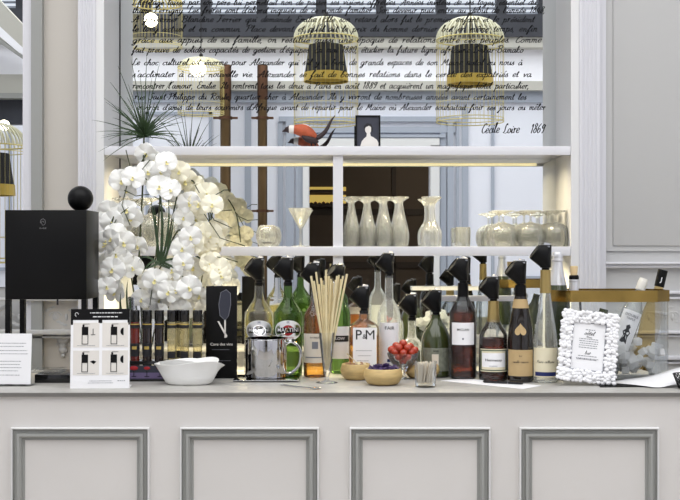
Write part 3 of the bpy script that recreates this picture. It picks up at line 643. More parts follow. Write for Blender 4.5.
# ---- hennessy
t, s, D, pr = bottle('cognac_bottle', 'broad shouldered cognac bottle with cream green-edged label and gold neck', 493.5, 381.5, [(381, 14.6), (372, 14.8), (340, 14.2), (333, 13.2), (327, 10), (321, 6.6), (316, 5.6), (306, 5), (302, 5)], 'gclear', 'cognac', 338, head=(.98, 0))
r = 14.6*s; lb = cyl_patch('label', 'cream', t, r, zz(370.5, D), zz(348, D), 1.05); cyl_patch('inner_panel', 'paper', lb, r, zz(366, D), zz(352, D), .86, .0011)
for a, b in ((-1.02, -.9), (.9, 1.02)): cyl_patch('border_strip', 'green', lb, r, zz(369.5, D), zz(349, D), (b-a)/2, .0013, cx=(a+b)/2)
for a, b in ((350, 349), (369.5, 368.5)): cyl_patch('border_strip', 'green', lb, r, zz(a, D), zz(b, D), 1.0, .0013)
cyl_text('Hennessy', 'text', lb, r, zz(359, D), .012, .0022, width=.056); cyl_text('COGNAC', 'textgrey', lb, r, zz(365, D), .006, .0022)
G().lathe([(6.3*s, zz(322, D)), (5.9*s, zz(316, D)), (5.4*s, zz(306, D)), (5.3*s, zz(301, D))], 24).obj('gold_capsule', 'gold', t)
# ---- dark bottle with spade label
t, s, D, pr = bottle('calvados_bottle', 'dark bottle with tan lower label and small spade shaped upper label', 520.5, 383, [(383, 12.8), (370, 12.9), (342, 12.7), (330, 12), (318, 10.2), (306, 7.6), (296, 5.8), (290, 5.2), (287, 5.2)], 'darkglass', None, None, head=(1, 0))
r = 12.8*s; lb = cyl_patch('label', 'kraft', t, r, zz(375, D), zz(349, D), 1.15); cyl_text('Vieille réserve', 'text', lb, r, 0, 0, .0018, hand=True, width=.052) and None
lb.children and setattr(lb.children[0], 'location', (0, 0, zz(361, D)))
cyl_text('Lv', 'text', lb, r, zz(355, D), .009, .0018)
g = G(); vs = []; n = 24; rs = 12.05*s
def spade(t):
    x = 16*math.sin(t)**3; y = -(13*math.cos(t)-5*math.cos(2*t)-2*math.cos(3*t)-math.cos(4*t)); return x*.0012, -y*-.0014
pts = [spade(2*math.pi*i/n) for i in range(n)]
g.add([(0, -rs-.001, zz(329.5, D))]+[((rs+.001)*math.sin(a/rs), -(rs+.001)*math.cos(a/rs)-b*-.14, zz(329.5, D)+b) for a, b in pts], [(0, 1+i, 1+(i+1) % n) for i in range(n)]).obj('spade_label', 'kraft', t, 0)
G().lathe([(8.4*s, zz(308, D)), (7.4*s, zz(303, D)), (6.7*s, zz(299, D))], 24, cap=(0, 0), T=Matrix.Translation((0, 0, 0))).obj('neck_band', 'kraft', t)
G().lathe([(5.9*s, zz(297, D)), (5.5*s, zz(288, D)), (5.5*s, zz(285, D))], 24).obj('capsule', 'black', t)
# ---- tall clear bottle
t, s, D, pr = bottle('liqueur_bottle', 'tallest clear bottle with cream arched label and gold foil neck', 545.5, 383.5, [(383, 12.4), (372, 12.5), (352, 12.4), (338, 11.4), (322, 9.2), (308, 7), (297, 5.5), (290, 4.9), (271, 4.6)], 'gfrost', None, None, head=(1, 0))
r = 12.4*s; lb = cyl_patch('label', 'cream', t, r, zz(376, D), zz(347, D), 1.15, .001); cyl_text('Poire Williams', 'text', lb, r, 0, 0, .0018, hand=True, width=.058); lb.children[0].location = (0, 0, zz(361, D))
cyl_patch('blue_band', 'blue', lb, r, zz(375, D), zz(371, D), .9, .0013)
G().lathe([(5.6*s, zz(293, D)), (5.1*s, zz(280, D)), (5.1*s, zz(270, D))], 24).obj('gold_capsule', 'gold', t)
# ------------------------------------------------------------------ steel rimmed box behind the bottles
D = 4.06; a = P(431, 296, D); b = P(518, 296, D); zr = a.z
t = thing('ice_box', 'clear ice box with bright steel rim behind the cognac and rum bottles', 'ice bucket', ((a.x+b.x)/2, D, ZT)); w = (b.x-a.x)/2; h = zr-ZT; d = .05
def shell(g, w, d, z0, z1, th):
    for x0, x1, y0, y1 in ((-w, w, -d, -d+th), (-w, w, d-th, d), (-w, -w+th, -d+th, d-th), (w-th, w, -d+th, d-th)): g.box((x0, y0, z0), (x1, y1, z1))
g = G(); shell(g, w, d, 0, h-.016, .004); g.box((-w+.004, -d+.004, 0), (w-.004, d-.004, .004)); g.obj('clear_walls', 'acryl', t, 0)
g = G(); shell(g, w+.004, d+.004, h-.016, h, .008); g.obj('steel_rim', 'brush', t, 0)
g = G()
for k in range(46):
    q = Vector((random.uniform(-w+.03, w-.03), random.uniform(-d+.03, d-.03), random.uniform(.03, .15))); g.box((-.014, -.014, -.014), (.014, .014, .014), Matrix.Translation(q) @ Euler([random.random()*3 for _ in range(3)]).to_matrix().to_4x4())
tag(g.obj('ice_cubes', 'ice', t, 0), None, None, kind='stuff')
# ------------------------------------------------------------------ gold rimmed champagne bucket
D = 3.90; x0, x1 = X(549, D), X(665, D); cxx = (x0+x1)/2; w = (x1-x0)/2; d = .10; ch = .055
t = thing('champagne_bucket', 'large clear faceted bucket with brass rim at the right end of the bar', 'ice bucket', (cxx, D, ZT))
oc = lambda e: [(-w-e+ch, -d-e), (w+e-ch, -d-e), (w+e, -d-e+ch), (w+e, d+e-ch), (w+e-ch, d+e), (-w-e+ch, d+e), (-w-e, d+e-ch), (-w-e, -d-e+ch)]
def ocshell(e0, e1, z0, z1):
    g = G(); o = oc(e0); i = oc(e1); n = 8
    vs = [(*p, z0) for p in o]+[(*p, z1) for p in o]+[(*p, z0) for p in i]+[(*p, z1) for p in i]; fs = []
    for k in range(n): j = (k+1) % n; fs += [(k, j, n+j, n+k), (2*n+k, 3*n+k, 3*n+j, 2*n+j), (n+k, n+j, 3*n+j, 3*n+k), (k, 2*n+k, 2*n+j, j)]
    return g.add(vs, fs)
zr1 = Z(290.5, D-d)-ZT; zr0 = Z(302, D-d)-ZT
ocshell(-.001, -.005, 0, zr0).prism(oc(-.005), 0, .005).obj('clear_walls', 'acryl', t, 0); ocshell(.002, -.006, zr0, zr1).obj('brass_rim', 'brass', t, 0)
g = G(); random.seed(11)
for k in range(95):
    q = Vector((random.uniform(-w+.05, w-.03), random.uniform(-d+.03, d-.03), random.uniform(.025, .085+.05*random.random()))); s = random.uniform(.011, .017); g.box((-s, -s, -s), (s, s, s), Matrix.Translation(q) @ Euler([random.random()*3 for _ in range(3)]).to_matrix().to_4x4(), bev=.003)
tag(g.obj('ice_cubes', 'ice', t, 0), None, None, kind='stuff')
def loose_bottle(name, label, base, top, prof, parts, mg, lab=None):
    """a bottle whose axis runs from base to top (world points); prof in metres along the axis"""
    base = Vector(base); top = Vector(top); ax = (top-base); L = ax.length
    o = bpy.data.objects.new(name, None); COL.objects.link(o); o.location = base; o.rotation_mode = 'QUATERNION'
    o.rotation_quaternion = ax.to_track_quat('Z', 'Y') if abs(ax.normalized().z) < .9999 else Euler((0, 0, 0)).to_quaternion()
    tag(o, label, 'bottle'); G().lathe(smoothprof([(r, z*L) for r, z in prof], 3), 32).obj('glass_body', mg, o)
    for nm, m, pr in parts: G().lathe([(r, z*L) for r, z in pr], 28).obj(nm, m, o)
    return o, L
q = P(557.5, 252, 3.93); loose_bottle('champagne_bottle', 'champagne bottle with silver foil neck standing upright at the left of the brass rimmed bucket', (q.x, 3.93, ZT+.10), q,
  [(.034, 0), (.042, .02), (.042, .46), (.038, .56), (.026, .70), (.0165, .86), (.015, 1)], [('silver_foil', 'champ', [(.0300, .655), (.0272, .70), (.0215, .78), (.0175, .86), (.0165, .90), (.0195, .905), (.0195, .925), (.0165, .93), (.0185, .97), (.015, 1.0)])], 'olive')
q = P(573, 266, 3.87)
o, L = loose_bottle('small_bottle', 'small clear bottle with cork stopper inside the left side of the bucket', (q.x+.003, 3.87, ZT+.02), q,
  [(.022, 0), (.026, .03), (.026, .62), (.018, .72), (.0145, .80), (.0145, .86)], [('silver_foil', 'champ', [(.020, .7), (.016, .78), (.0155, .855), (.0178, .86), (.0178, .875)]), ('dark_collar', 'black', [(.0155, .875), (.0165, .88), (.0165, .9), (.014, .915)]), ('cork', 'cork', [(.011, .91), (.0135, .99), (.0125, 1)])], 'gclear')
tp = P(644, 279, 3.93); bt = P(612, 374, 3.90); bt.z = ZT+.04
o, L = loose_bottle('spirit_bottle', 'tilted clear bottle with white cap and black figure label leaning right inside the bucket', bt, tp,
  [(.033, 0), (.036, .03), (.036, .58), (.03, .68), (.016, .8), (.014, .9)], [('white_cap', 'capwhite', [(.0155, .87), (.0165, .88), (.0165, .97), (.015, .975), (.015, 1)])], 'gfrost')
q0 = o.rotation_quaternion.to_matrix()
def side_label(o, r, z0, z1, half, m, name='label', off=.001, shift=0):
    inv = o.rotation_quaternion.inverted(); dirv = inv @ Vector((-.13, -1, 0)); ph = math.atan2(dirv.x, -dirv.y)+shift
    return cyl_patch(name, m, o, r, z0, z1, half, off, cx=ph), ph
lb, ph = side_label(o, .036, L*.2, L*.62, 1.0, 'paper')
for txt, z, sz in (('DOUBLE', .57, .012), ('TRIPLE', .53, .010)): cyl_text(txt, 'textgrey', lb, .036, L*z, sz, .002, cx=ph)
g = G(); vs = []
fig = [(-.012, -.03), (-.004, -.034), (.004, -.03), (.012, -.036), (.009, -.012), (.014, .004), (.006, .014), (.009, .024), (.003, .032), (-.006, .026), (-.004, .014), (-.012, .004), (-.006, -.008)]
g.add([(0+.0372*math.sin(ph), -.0372*math.cos(ph), L*.37)]+[(.0376*math.sin(ph+a/.036), -.0376*math.cos(ph+a/.036), L*.37+b) for a, b in fig], [(0, 1+i, 1+(i+1) % len(fig)) for i in range(len(fig))]).obj('black_figure', 'text', lb, 0)
tp = P(663, 270, 3.95); bt = P(640, 372, 3.95); bt.z = ZT+.03
o, L = loose_bottle('wine_bottle', 'tilted pale wine bottle with a black sleeve poking out furthest right of the bucket', bt, tp,
  [(.030, 0), (.033, .03), (.034, .45), (.032, .6), (.018, .74), (.0145, .84), (.014, .97)], [('black_sleeve', 'black', [(.0168, .83), (.0168, 1.0)])], 'palamb')
cyl_text('J', 'paper', o, .0168, L*.9, .022, .001, cx=math.atan2((o.rotation_quaternion.inverted() @ Vector((-.13, -1, 0))).x, -(o.rotation_quaternion.inverted() @ Vector((-.13, -1, 0))).y))
tp = P(604, 309, 3.93); bt = P(590, 376, 3.93); bt.z = ZT+.03
loose_bottle('wine_bottle', 'dark wine bottle lying low inside the middle of the bucket', bt, tp, [(.03, 0), (.034, .03), (.034, .6), (.018, .8), (.015, 1)], [], 'olive')
# ------------------------------------------------------------------ ruffled frame
D = DC(386); t = thing('picture_frame', 'white ruffled picture frame with a small printed card leaning before the bucket', 'picture frame', (X(586, D), D+.012, ZT+.010), R(8)-.2); t.rotation_euler = (0, R(6), R(8)-.2)
tl = bpy.data.objects.new
W, H = .090, .228; lean = R(10)
Tl = Matrix.Rotation(-lean, 4, 'X')
g = G(); random.seed(3); iw, ih0, ih1 = .051, .040, .190
g.box((-W+.012, .0, .01), (W-.012, .008, H-.01), Tl)
def ruffle(x, z, r):
    a = random.uniform(0, 6.28)
    for k in range(3):
        aa = a+k*2.1; pts = []
        g.sphere((x+math.cos(aa)*r*.55, -.006-random.uniform(0, .008), z+math.sin(aa)*r*.55), r*.62, Tl, seg=10, sc=(1.1, .6, .9), jit=.12)
n = 15
for row in (0, 1):
    off = .008 if row == 0 else .026
    for i in range(n):
        z = .01+(H-.02)*i/(n-1)
        for sx in (-1, 1): ruffle(sx*(W-off)+random.uniform(-.002, .002), z, .0115)
    for i in range(11):
        x = -W+.02+(2*W-.04)*i/10; ruffle(x, off+.002, .0115); ruffle(x, H-off-.002, .0115)
g.obj('ruffled_border', 'frame', t, 60)
c = G().box((-iw, -.004, ih0), (iw, -.001, ih1), Tl).obj('card', 'paper', t, 0)
g = G()
for k, (a, b, z) in enumerate(((-.012, .02, .168), (-.03, .03, .138), (-.03, .032, .131), (-.028, .03, .124), (-.03, .028, .117), (-.03, .03, .110), (-.03, .03, .083), (-.036, .036, .075), (-.034, .03, .072))): word_bars(g, a, b, -.0048, z, .002, k)
g.v = [Tl @ v for v in g.v]; g.obj('small_print', 'textgrey', c, 0)
for s_, z, w_ in (('Hôtel', .157, .02), ('Menu', .145, .012), ('bar', .094, .012)):
    o = hand_geo(s_, w_*1.6); o.v = [Tl @ (v+Vector((.0, -.0048, z))) for v in o.v]; o.obj('lettering', 'text', c, 0)
g = G(); g.box((-iw-.003, -.006, ih0-.003), (-iw, .0, ih1+.003), Tl).box((iw, -.006, ih0-.003), (iw+.003, .0, ih1+.003), Tl).box((-iw, -.006, ih1), (iw, 0, ih1+.003), Tl).box((-iw, -.006, ih0-.003), (iw, 0, ih0), Tl)
g.obj('inner_edge', 'grey', t, 0)
G().box((-.01, .0, 0), (.01, .003, .16), Matrix.Translation((0, .085, 0)) @ Matrix.Rotation(R(20), 4, 'X')).obj('easel_back', 'frame', t, 0)
# ------------------------------------------------------------------ papers, pen, lace at right
def sheet(name, label, pts, m, th=.0012, cat='paper', z=0):
    """pts: photo pixels on the counter top"""
    w = [(X(px, DC(py)), DC(py)) for px, py in pts]; cx = sum(a for a, b in w)/len(w); cy = sum(b for a, b in w)/len(w)
    o = G().prism([(a-cx, b-cy) for a, b in w], 0, th).obj(name, m, smooth=0, loc=(cx, cy, ZT+.0004+z)); return tag(o, label, cat)
sheet('paper_sheet', 'white sheet of paper with a black pen lying before the cognac bottles', [(441, 381), (466, 378.9), (541, 386), (523, 389.3)], 'paper')
a = P(482, 382.8, 1); D1, D2 = DC(383.3), DC(385.3)
p1 = Vector((X(483, D1), D1, ZT+.0062)); p2 = Vector((X(523, D2), D2, ZT+.0062)); dd = (p2-p1)
o = thing('pen', 'black ballpoint pen lying on the white sheet of paper', 'pen', p1); 
G().tube([(0, 0, 0), tuple(dd*.03), tuple(dd*.95), tuple(dd)], [.0015, .0042, .0042, .003], 10).obj('barrel', 'blackgloss', o); G().tube([tuple(dd*.62), tuple(dd*.64)], .0046, 10).obj('silver_ring', 'steel', o)
# curled white papers by the bucket
g = G(); n = 14; vs = []; fs = []
c4 = [(604, 3.755, .002), (692, 3.80, .055), (652, 3.60, .002), (700, 3.64, .018)]     # back left, back right, front left, front right
for i in range(n+1):
    for j in range(7):
        u, v = i/n, j/6; w4 = [(1-u)*(1-v), u*(1-v), (1-u)*v, u*v]
        D = sum(a*c[1] for a, c in zip(w4, c4)); px = sum(a*c[0] for a, c in zip(w4, c4)); z = (u**1.8)*((1-v)*c4[1][2]+v*c4[3][2])+.003+.003*math.sin(u*6+v*2)**2
        vs.append((X(px, D), D, ZT+z))
for i in range(n):
    for j in range(6): a = i*7+j; fs.append((a, a+7, a+8, a+1))
g.add(vs, fs); o = g.obj('paper_sheet', 'paper', smooth=60); m_ = o.modifiers.new('t', 'SOLIDIFY'); m_.thickness = .001; tag(o, 'curling white sheet of paper in front of the bucket at right', 'paper')
sheet('paper_shadow', 'dark flat sheet painting the shadow under the curling white paper', [(597, 381.6), (660, 381.8), (668, 387), (600, 387.5)], 'ink', .002, 'shadow')  # shadow by the papers, laid down as a thin black sheet
D = 3.6; t = thing('lace_basket', 'small black openwork basket cut by the right edge of the photo', 'basket', (X(688, D), D, ZT))
g = G()
for k in range(20):
    for s_ in (1, -1):
        g.tube([(.045*(.65+.35*z)*math.cos(2*math.pi*k/20+s_*z*1.2), .045*(.65+.35*z)*math.sin(2*math.pi*k/20+s_*z*1.2), .003+.042*z) for z in (0, .25, .5, .75, 1)], .0014, 5)
for z in (0, .5, 1): g.tube([(.045*(.65+.35*z)*math.cos(2*math.pi*k/24), .045*(.65+.35*z)*math.sin(2*math.pi*k/24), .003+.042*z) for k in range(24)], .002, 5, closed=True)
g.obj('wire_mesh', 'black', t)
# ------------------------------------------------------------------ steel pot, plate, ladle, spoon
D = DC(381.5)+.06; s = D/F; cx = X(266, D); b = (cx, D)
t = thing('metal_plate', 'square steel plate under the steel pot', 'plate', (cx+.004, D, ZT)); g = G().box((-.108, -.085, .004), (.108, .085, .007), bev=.001)
g.lathe([(.06, 0), (.06, .004)], 32); g.obj('plate', 'steel', t)
t = thing('steel_pot', 'shiny cylindrical steel pot with side handle on a plate', 'pot', (cx, D, ZT+.0072)); r = 21*s; h = Z(338, D)-ZT-.007
G().lathe([(r*.9, 0), (r*.97, .003), (r, .010), (r, h-.004), (r*1.03, h-.002), (r*1.03, h), (r*.97, h), (r*.965, .006), (.001, .005)], 56).obj('body', 'steel', t)
G().tube(smoothprof([(r*.96, -.01, h*.85), (r*1.25, -.015, h*.92), (r*1.62, -.015, h*.72), (r*1.6, -.015, h*.35), (r*1.25, -.01, h*.14), (r*.97, -.01, h*.12)], 6), .005, 10).obj('handle', 'steel', t)
g = G().sphere((0, 0, 0), .006, seg=12, sc=(1, 1, 1)); g.v = [v+Vector((r*1.3, -.02, h*.95)) for v in g.v]; g.obj('thumb_rest', 'blackgloss', t)
t = thing('ladle', 'steel ladle with an oval bowl resting across the steel pot', 'ladle', (cx-.012, D, ZT+.008+h))
Tt = Matrix.Translation((-.008, -.01, .022)) @ Euler((R(60), 0, R(-15))).to_matrix().to_4x4() @ Euler((0, 0, R(-25))).to_matrix().to_4x4()
G().lathe([(.001, -.006), (.012, -.005), (.02, 0), (.0225, .006), (.021, .006), (.011, -.003), (.001, -.004)], 28, T=Tt @ Matrix.Diagonal((1.1, .8, 1, 1))).obj('bowl', 'steel', t)
G().tube([(.01, -.008, .015), (.04, 0, .006), (.07, .03, -.002+.01), (.085, .07, .03)], .0028, 8).obj('handle', 'steel', t)
D = DC(388.5); t = thing('teaspoon', 'small steel spoon lying beside the steel pot', 'spoon', (X(304, D), D, ZT+.002))
G().tube([(-.075, .05, .004), (-.04, .03, .002), (0, .0, .002), (.02, -.012, .0025)], [.003, .0022, .0018, .002], 8).obj('handle', 'steel', t)
G().sphere((.036, -.02, .0025), .016, seg=16, sc=(1.2, .75, .16)).obj('bowl', 'steel', t)
# ------------------------------------------------------------------ bamboo sticks in trumpet glass
D = DC(384)+.03; s = D/F; x = X(327, D); t = thing('footed_glass', 'narrow footed glass holding the bamboo sticks', 'glass', (x, D, ZT))
G().lathe(smoothprof([(.034, .001), (.033, .003), (.010, .009), (.006, .018), (.008, .028), (.014, .05), (.021, .11), (.027, .165)], 4)+[(.0255, .165)]+smoothprof([(.019, .11), (.012, .05), (.003, .036)], 3), 36).obj('glass_body', 'gclear', t)
g0 = None; random.seed(5)
tips = [(311, 276), (316, 272), (321, 278), (326, 270), (329, 276), (333, 283), (336, 280), (339, 275), (343, 276), (347, 274), (319, 284), (324, 285), (331, 279), (337, 276), (314, 281), (341, 279)]
for k, (tx, ty) in enumerate(tips):
    dy = random.uniform(-.012, .012); bx = x+(random.uniform(-.003, .003)); a = Vector((bx, D+dy*.2, ZT+.043)); e = P(tx, ty, D+dy)
    o = G().tube([(0, 0, 0), tuple((e-a)*.5), tuple(e-a)], .0032 if k % 3 else .0037, 8).obj('bamboo_stick', 'bamboo', loc=a)
    tag(o, 'pale bamboo stirring stick in the fan standing in the footed glass', 'stick', 'bamboo sticks in the footed glass')
# ------------------------------------------------------------------ wooden bowls
def bowl(cx, base, hw, hpx, label):
    D = DC(base); D += hw/F*D*.6; s = D/F; x = X(cx, D); t = thing('wooden_bowl', label, 'bowl', (x, D, ZT)); r = hw*s; h = hpx*s
    G().lathe(smoothprof([(r*.55, 0), (r*.8, h*.12), (r*.98, h*.45), (r, h*.65), (r*.92, h*.95), (r*.86, h)], 4)+[(r*.80, h*.97), (r*.86, h*.6), (r*.7, h*.25), (.001, h*.15)], 44).obj('bowl_wall', 'wood', t)
    return x, D, r, h
x, D, r, h = bowl(356, 380.5, 15.5, 16, 'wooden bowl of nuts standing before the square golden bottle'); g = G(); random.seed(2)
for k in range(16):
    a = random.uniform(0, 6.28); q = r*.68*math.sqrt(random.random()); c = (x+q*math.cos(a), D+q*math.sin(a), ZT+h*.9+random.uniform(-.002, .006))
    o = G().sphere((0, 0, 0), .0085, seg=10, sc=(1.3, .8, .7)).obj('roasted_nut', 'nut' if k % 3 else 'bamboo', loc=c, rot=(0, random.uniform(-.4, .4), random.random()*6)); tag(o, 'small nut piled in the wooden bowl before the square golden bottle', 'nut', 'nuts in the wooden bowl')
tag(G().lathe([(r*.7, 0), (r*.78, h*.6)], 24).obj('nut_mixture', 'nut', loc=(x, D, ZT+h*.27)), 'mixed nuts heaped inside the wooden bowl by the square golden bottle', 'nuts', kind='stuff')
t = thing('tasting_spoon', 'slim wooden pick resting in the bowl of nuts', 'pick', (x, D, ZT+h)); G().tube([(-.03, -.02, .035), (.005, -.01, 0)], .002, 6).obj('pick', 'bamboo', t)
x, D, r, h = bowl(383, 386, 19.5, 16.5, 'wooden bowl of dark purple dried petals at the front of the bar'); g = G()
for k in range(150):
    a = random.uniform(0, 6.28); q = r*.8*math.sqrt(random.random()); c = Vector((x+q*math.cos(a), D+q*math.sin(a), ZT+h*.86+.016*(1-q/r)+random.uniform(-.003, .004)))
    T = Matrix.Translation(c) @ Euler([random.uniform(-1, 1), random.uniform(-1, 1), random.random()*6]).to_matrix().to_4x4()
    g.sphere((0, 0, 0), .009, T, seg=8, sc=(1.2, .7, .25), jit=.1)
g.lathe([(r*.72, h*.3+ZT), (r*.83, h*.8+ZT)], 24, T=Matrix.Translation((x, D, 0))); o = g.obj('dried_petals', 'purple'); tag(o, 'heap of dark purple dried petals filling the front wooden bowl', 'petals', kind='stuff')
bowl(422, 379, 17.5, 14, 'wooden bowl half hidden behind the glass of toothpicks')
# coupe with tomatoes
D = DC(380)+.03; s = D/F; x = X(403, D); t = thing('coupe_glass', 'footed glass coupe heaped with cherry tomatoes', 'glass', (x, D, ZT)); rt = 16*s; zt = Z(353, D)-ZT
G().lathe(smoothprof([(.030, .001), (.029, .003), (.008, .007), (.005, .016), (.009, .024), (rt*.62, .045), (rt*.9, zt*.8), (rt, zt)], 4)+[(rt*.97, zt)]+smoothprof([(rt*.86, zt*.78), (rt*.57, .048), (.003, .029)], 3), 40).obj('glass_body', 'gclear', t)
random.seed(9); tm = []
for k, (dx, dy, dz) in enumerate([(0, 0, -.026), (-.014, -.012, -.012), (.013, -.013, -.012), (0, .014, -.012), (-.024, -.014, .004), (0, -.025, .003), (.024, -.012, .004), (.024, .014, .004), (-.022, .014, .004), (0, .006, .006), (-.034, .0, .012), (.035, 0, .010), (-.013, -.017, .02), (.013, -.017, .019), (.0, .014, .023), (-.02, .008, .024), (.021, .008, .022), (.0, -.004, .033)]):
    o = thing('cherry_tomato', 'small orange red cherry tomato heaped in the glass coupe', 'tomato', (x+dx*1.12, D+dy*1.12, ZT+zt+dz), random.random()*6, 'cherry tomatoes in the coupe')
    if k == 0: me = G().sphere((0, 0, 0), .0138, seg=18, sc=(1, 1, .92)).obj('flesh', 'tomato', o); sp = G().sphere((0, 0, .0113), .002, seg=6).obj('stem_scar', 'stemg', o); tm = [me, sp]
    else:
        for m_ in tm: c = m_.copy(); COL.objects.link(c); c.parent = o
# toothpick glass
D = DC(388)+.03; s = D/F; x = X(425.5, D); t = thing('tumbler', 'small straight glass full of pale toothpicks at the front edge', 'glass', (x, D, ZT)); r = 11.5*s; h = Z(361.5, D)-ZT
G().lathe([(r*.86, 0), (r*.9, .002), (r, h), (r*.93, h), (r*.85, .012), (.001, .011)], 36).obj('glass_body', 'acryl', t)
g = G()
for k in range(90):
    a = random.uniform(0, 6.28); q = r*.86*math.sqrt(random.random()); g.tube([(q*.85*math.cos(a), q*.7*math.sin(a), .015), (q*math.cos(a+.3), q*math.sin(a+.3), h-.006+random.uniform(-.004, .006))], .0023, 5)
o = g.obj('toothpicks', 'candle', loc=(x, D, ZT)); tag(o, 'bunch of pale toothpicks packed in the small glass', 'toothpicks', kind='stuff')
# ------------------------------------------------------------------ white porcelain dish
D = DC(386.5)+.055; s = D/F; x = X(189, D); t = thing('porcelain_dish', 'white folded porcelain dish with layered leaf rim in front of the wine tubes', 'dish', (x, D, ZT))
for nm, sc_, dz, tw in (('outer_leaf', 1.0, 0, 0), ('inner_leaf', .9, .006, .9)):
    g = G(); vs = []; fs = []; n = 64; prof = [(.55, 0), (.66, .1), (.74, .35), (.82, .6), (.9, .82), (1.0, 1.0), (.97, 1.01), (.86, .85), (.7, .5), (.55, .25), (.01, .2)]
    for k, (rr, zq) in enumerate(prof):
        for i in range(n):
            a = 2*math.pi*i/n+tw+zq*.7; lob = 1+.05*math.cos(2*a)*zq+.025*math.cos(5*a+zq*2)*zq; up = 1+.10*math.cos(2*a+1.1)*zq+.05*math.cos(3*a)*zq
            vs.append((35*s*rr*lob*math.cos(a-zq*.7-tw)*sc_, 19*s*rr*lob*math.sin(a-zq*.7-tw)*sc_, 22*s*zq*up*.98+dz*(1 if k < 11 else 0)+.0005))
    for k in range(len(prof)-1):
        for i in range(n): j = (i+1) % n; fs.append((k*n+i, k*n+j, (k+1)*n+j, (k+1)*n+i))
    fs.append(tuple(range(n))); g.add(vs, fs).obj(nm, 'porcelain', t, 60)
# ------------------------------------------------------------------ wine tube rack
D = DC(381.5)+.02; s = D/F; t = thing('tube_rack', 'black rack behind the porcelain dish holding slim wine tubes', 'rack', (X(170, D), D, ZT))
x0, x1 = X(129, D)-X(170, D), X(212, D)-X(170, D)
g = G().box((x0, -.02, 0), (x1, .045, .006)).box((x0, -.02, zz(364, D)), (x1, .045, zz(360.5, D))).box((x0, -.02, 0), (x0+.004, .045, zz(361, D))).box((x1-.004, -.02, 0), (x1, .045, zz(361, D)))
g.box((x0, .041, .006), (x1, .045, zz(370, D))); g.obj('frame', 'blackgloss', t, 0)
pn = G().box((x0+.002, -.0205, .006), (x0+.002+38*s, -.018, zz(365, D))).obj('printed_panel', 'photo', t, 0); G().box((x0+.004, -.0215, .010), (x0+37*s, -.0205, zz(372, D))).obj('purple_band', 'purplebk', pn, 0)
for k in range(3): G().sphere((x0+(6+k*13)*s, -.021, zz(367.5, D)), .012 if k == 0 else .009, seg=10, sc=(1.2, .1, .6)).obj('red_print', 'red', pn)
g = G()
for k in range(3): xx = x0+(6+k*13)*s; g.box((xx-.001, -.0225, .018), (xx+.001, -.0215, .035)); g.box((xx-.008, -.0225, .016), (xx+.008, -.0215, .018))
g.obj('glass_drawings', 'ink', pn, 0)
def tube_thing(cx, dy, m, lab, amb):
    xx = X(cx, D); o = thing('wine_tube', lab, 'sample tube', (xx, D+dy, ZT+.0065)); r = 4.6*s; z1 = zz(323, D)
    G().lathe([(r*.7, 0), (r*.95, .004), (r, .01), (r, z1-.006), (r*.8, z1)], 24).obj('tube_body', m, o)
    G().lathe([(r*1.0, z1-.002), (r*1.05, z1), (r*1.05, zz(312, D)-.002), (r*.95, zz(312, D))], 24).obj('black_cap', 'blackgloss', o)
    b = cyl_patch('band', 'text', o, r, zz(330, D), zz(327, D), 1.5, .0006); cyl_patch('gold_line', 'goldmatt', b, r, zz(326.5, D), zz(325.5, D), 1.5, .0008)
    if not amb: l = cyl_patch('label', 'text', o, r, zz(358, D), zz(345, D), 1.3, .0006); cyl_patch('gold_crest', 'goldmatt', l, r, zz(351, D), zz(348, D), .5, .001)
    else: cyl_patch('label', 'text', o, r, zz(360, D), zz(353, D), 1.0, .0006)
for cx, m, a, l in ((135, 'redw', 0, 'red wine tube, leftmost in the black rack'), (147.3, 'blackw', 0, 'dark wine tube second from the left in the rack'), (159.3, 'blackw', 0, 'dark wine tube third from the left in the rack'),
    (172, 'palew', 1, 'pale wine tube fourth from the left in the rack'), (184.5, 'palew', 1, 'pale wine tube fifth from the left in the rack'), (197.5, 'palew', 1, 'pale wine tube rightmost in the front row of the rack')): tube_thing(cx, .0, m, l, a)
for cx, l in ((178.5, 'pale wine tube standing alone in the back row between the fourth and fifth'),): tube_thing(cx, .028, 'palew', l, 1)
# ------------------------------------------------------------------ black leaflet with wine glass
D = DC(378.5); a = P(206, 286, D); b = P(237, 378, D); w = (b.x-a.x)/2; h = a.z-ZT
t = thing('menu_stand', 'tall black leaflet with a white wine glass picture beside the porcelain dish', 'leaflet', ((a.x+b.x)/2, D, ZT), R(3))
G().box((-w, 0, 0), (w, .012, h), bev=.001).obj('board', 'black', t)
gx = .012
def gpic(pts): return [(gx+p[0], -.0006, p[1]) for p in pts]
bw = [(-.017, h*.68), (-.021, h*.80), (-.014, h*.93), (.004, h*.96), (.018, h*.92), (.019, h*.80), (.012, h*.68), (0, h*.63)]
G().add([(0+gx, -.0006, h*.8)]+gpic(bw), [(0, 1+i, 1+(i+1) % 8) for i in range(8)]).obj('glass_picture', 'photo', t, 0)
G().tube([(p[0], -.001, p[2]) for p in gpic(bw)], .0011, 5, closed=True).obj('glass_outline', 'textgrey', t)
G().add(gpic([(-.017, h*.68), (-.0145, h*.84), (-.005, h*.95), (-.009, h*.76)]), [(0, 1, 2, 3)]).obj('glass_highlight', 'pale', t, 0); 
for o in (t.children[-1],): o.location.y = -.0005
G().add(gpic([(-.002, h*.44), (.002, h*.44), (.003, h*.64), (-.003, h*.64)])+gpic([(-.026, h*.62), (-.02, h*.62), (.008, h*.46), (.004, h*.44)]), [(0, 1, 2, 3), (4, 5, 6, 7)]).obj('stem_picture', 'pale', t, 0)
flat_text('Cave des vins', 'pale', t, 0, -.001, h*.37, .013, width=.075); g = G(); word_bars(g, -w*.6, w*.5, -.001, h*.31, .0015, 4); word_bars(g, -w*.6, w*.6, -.001, h*.19, .0013, 5); g.obj('small_print', 'textgrey', t, 0)
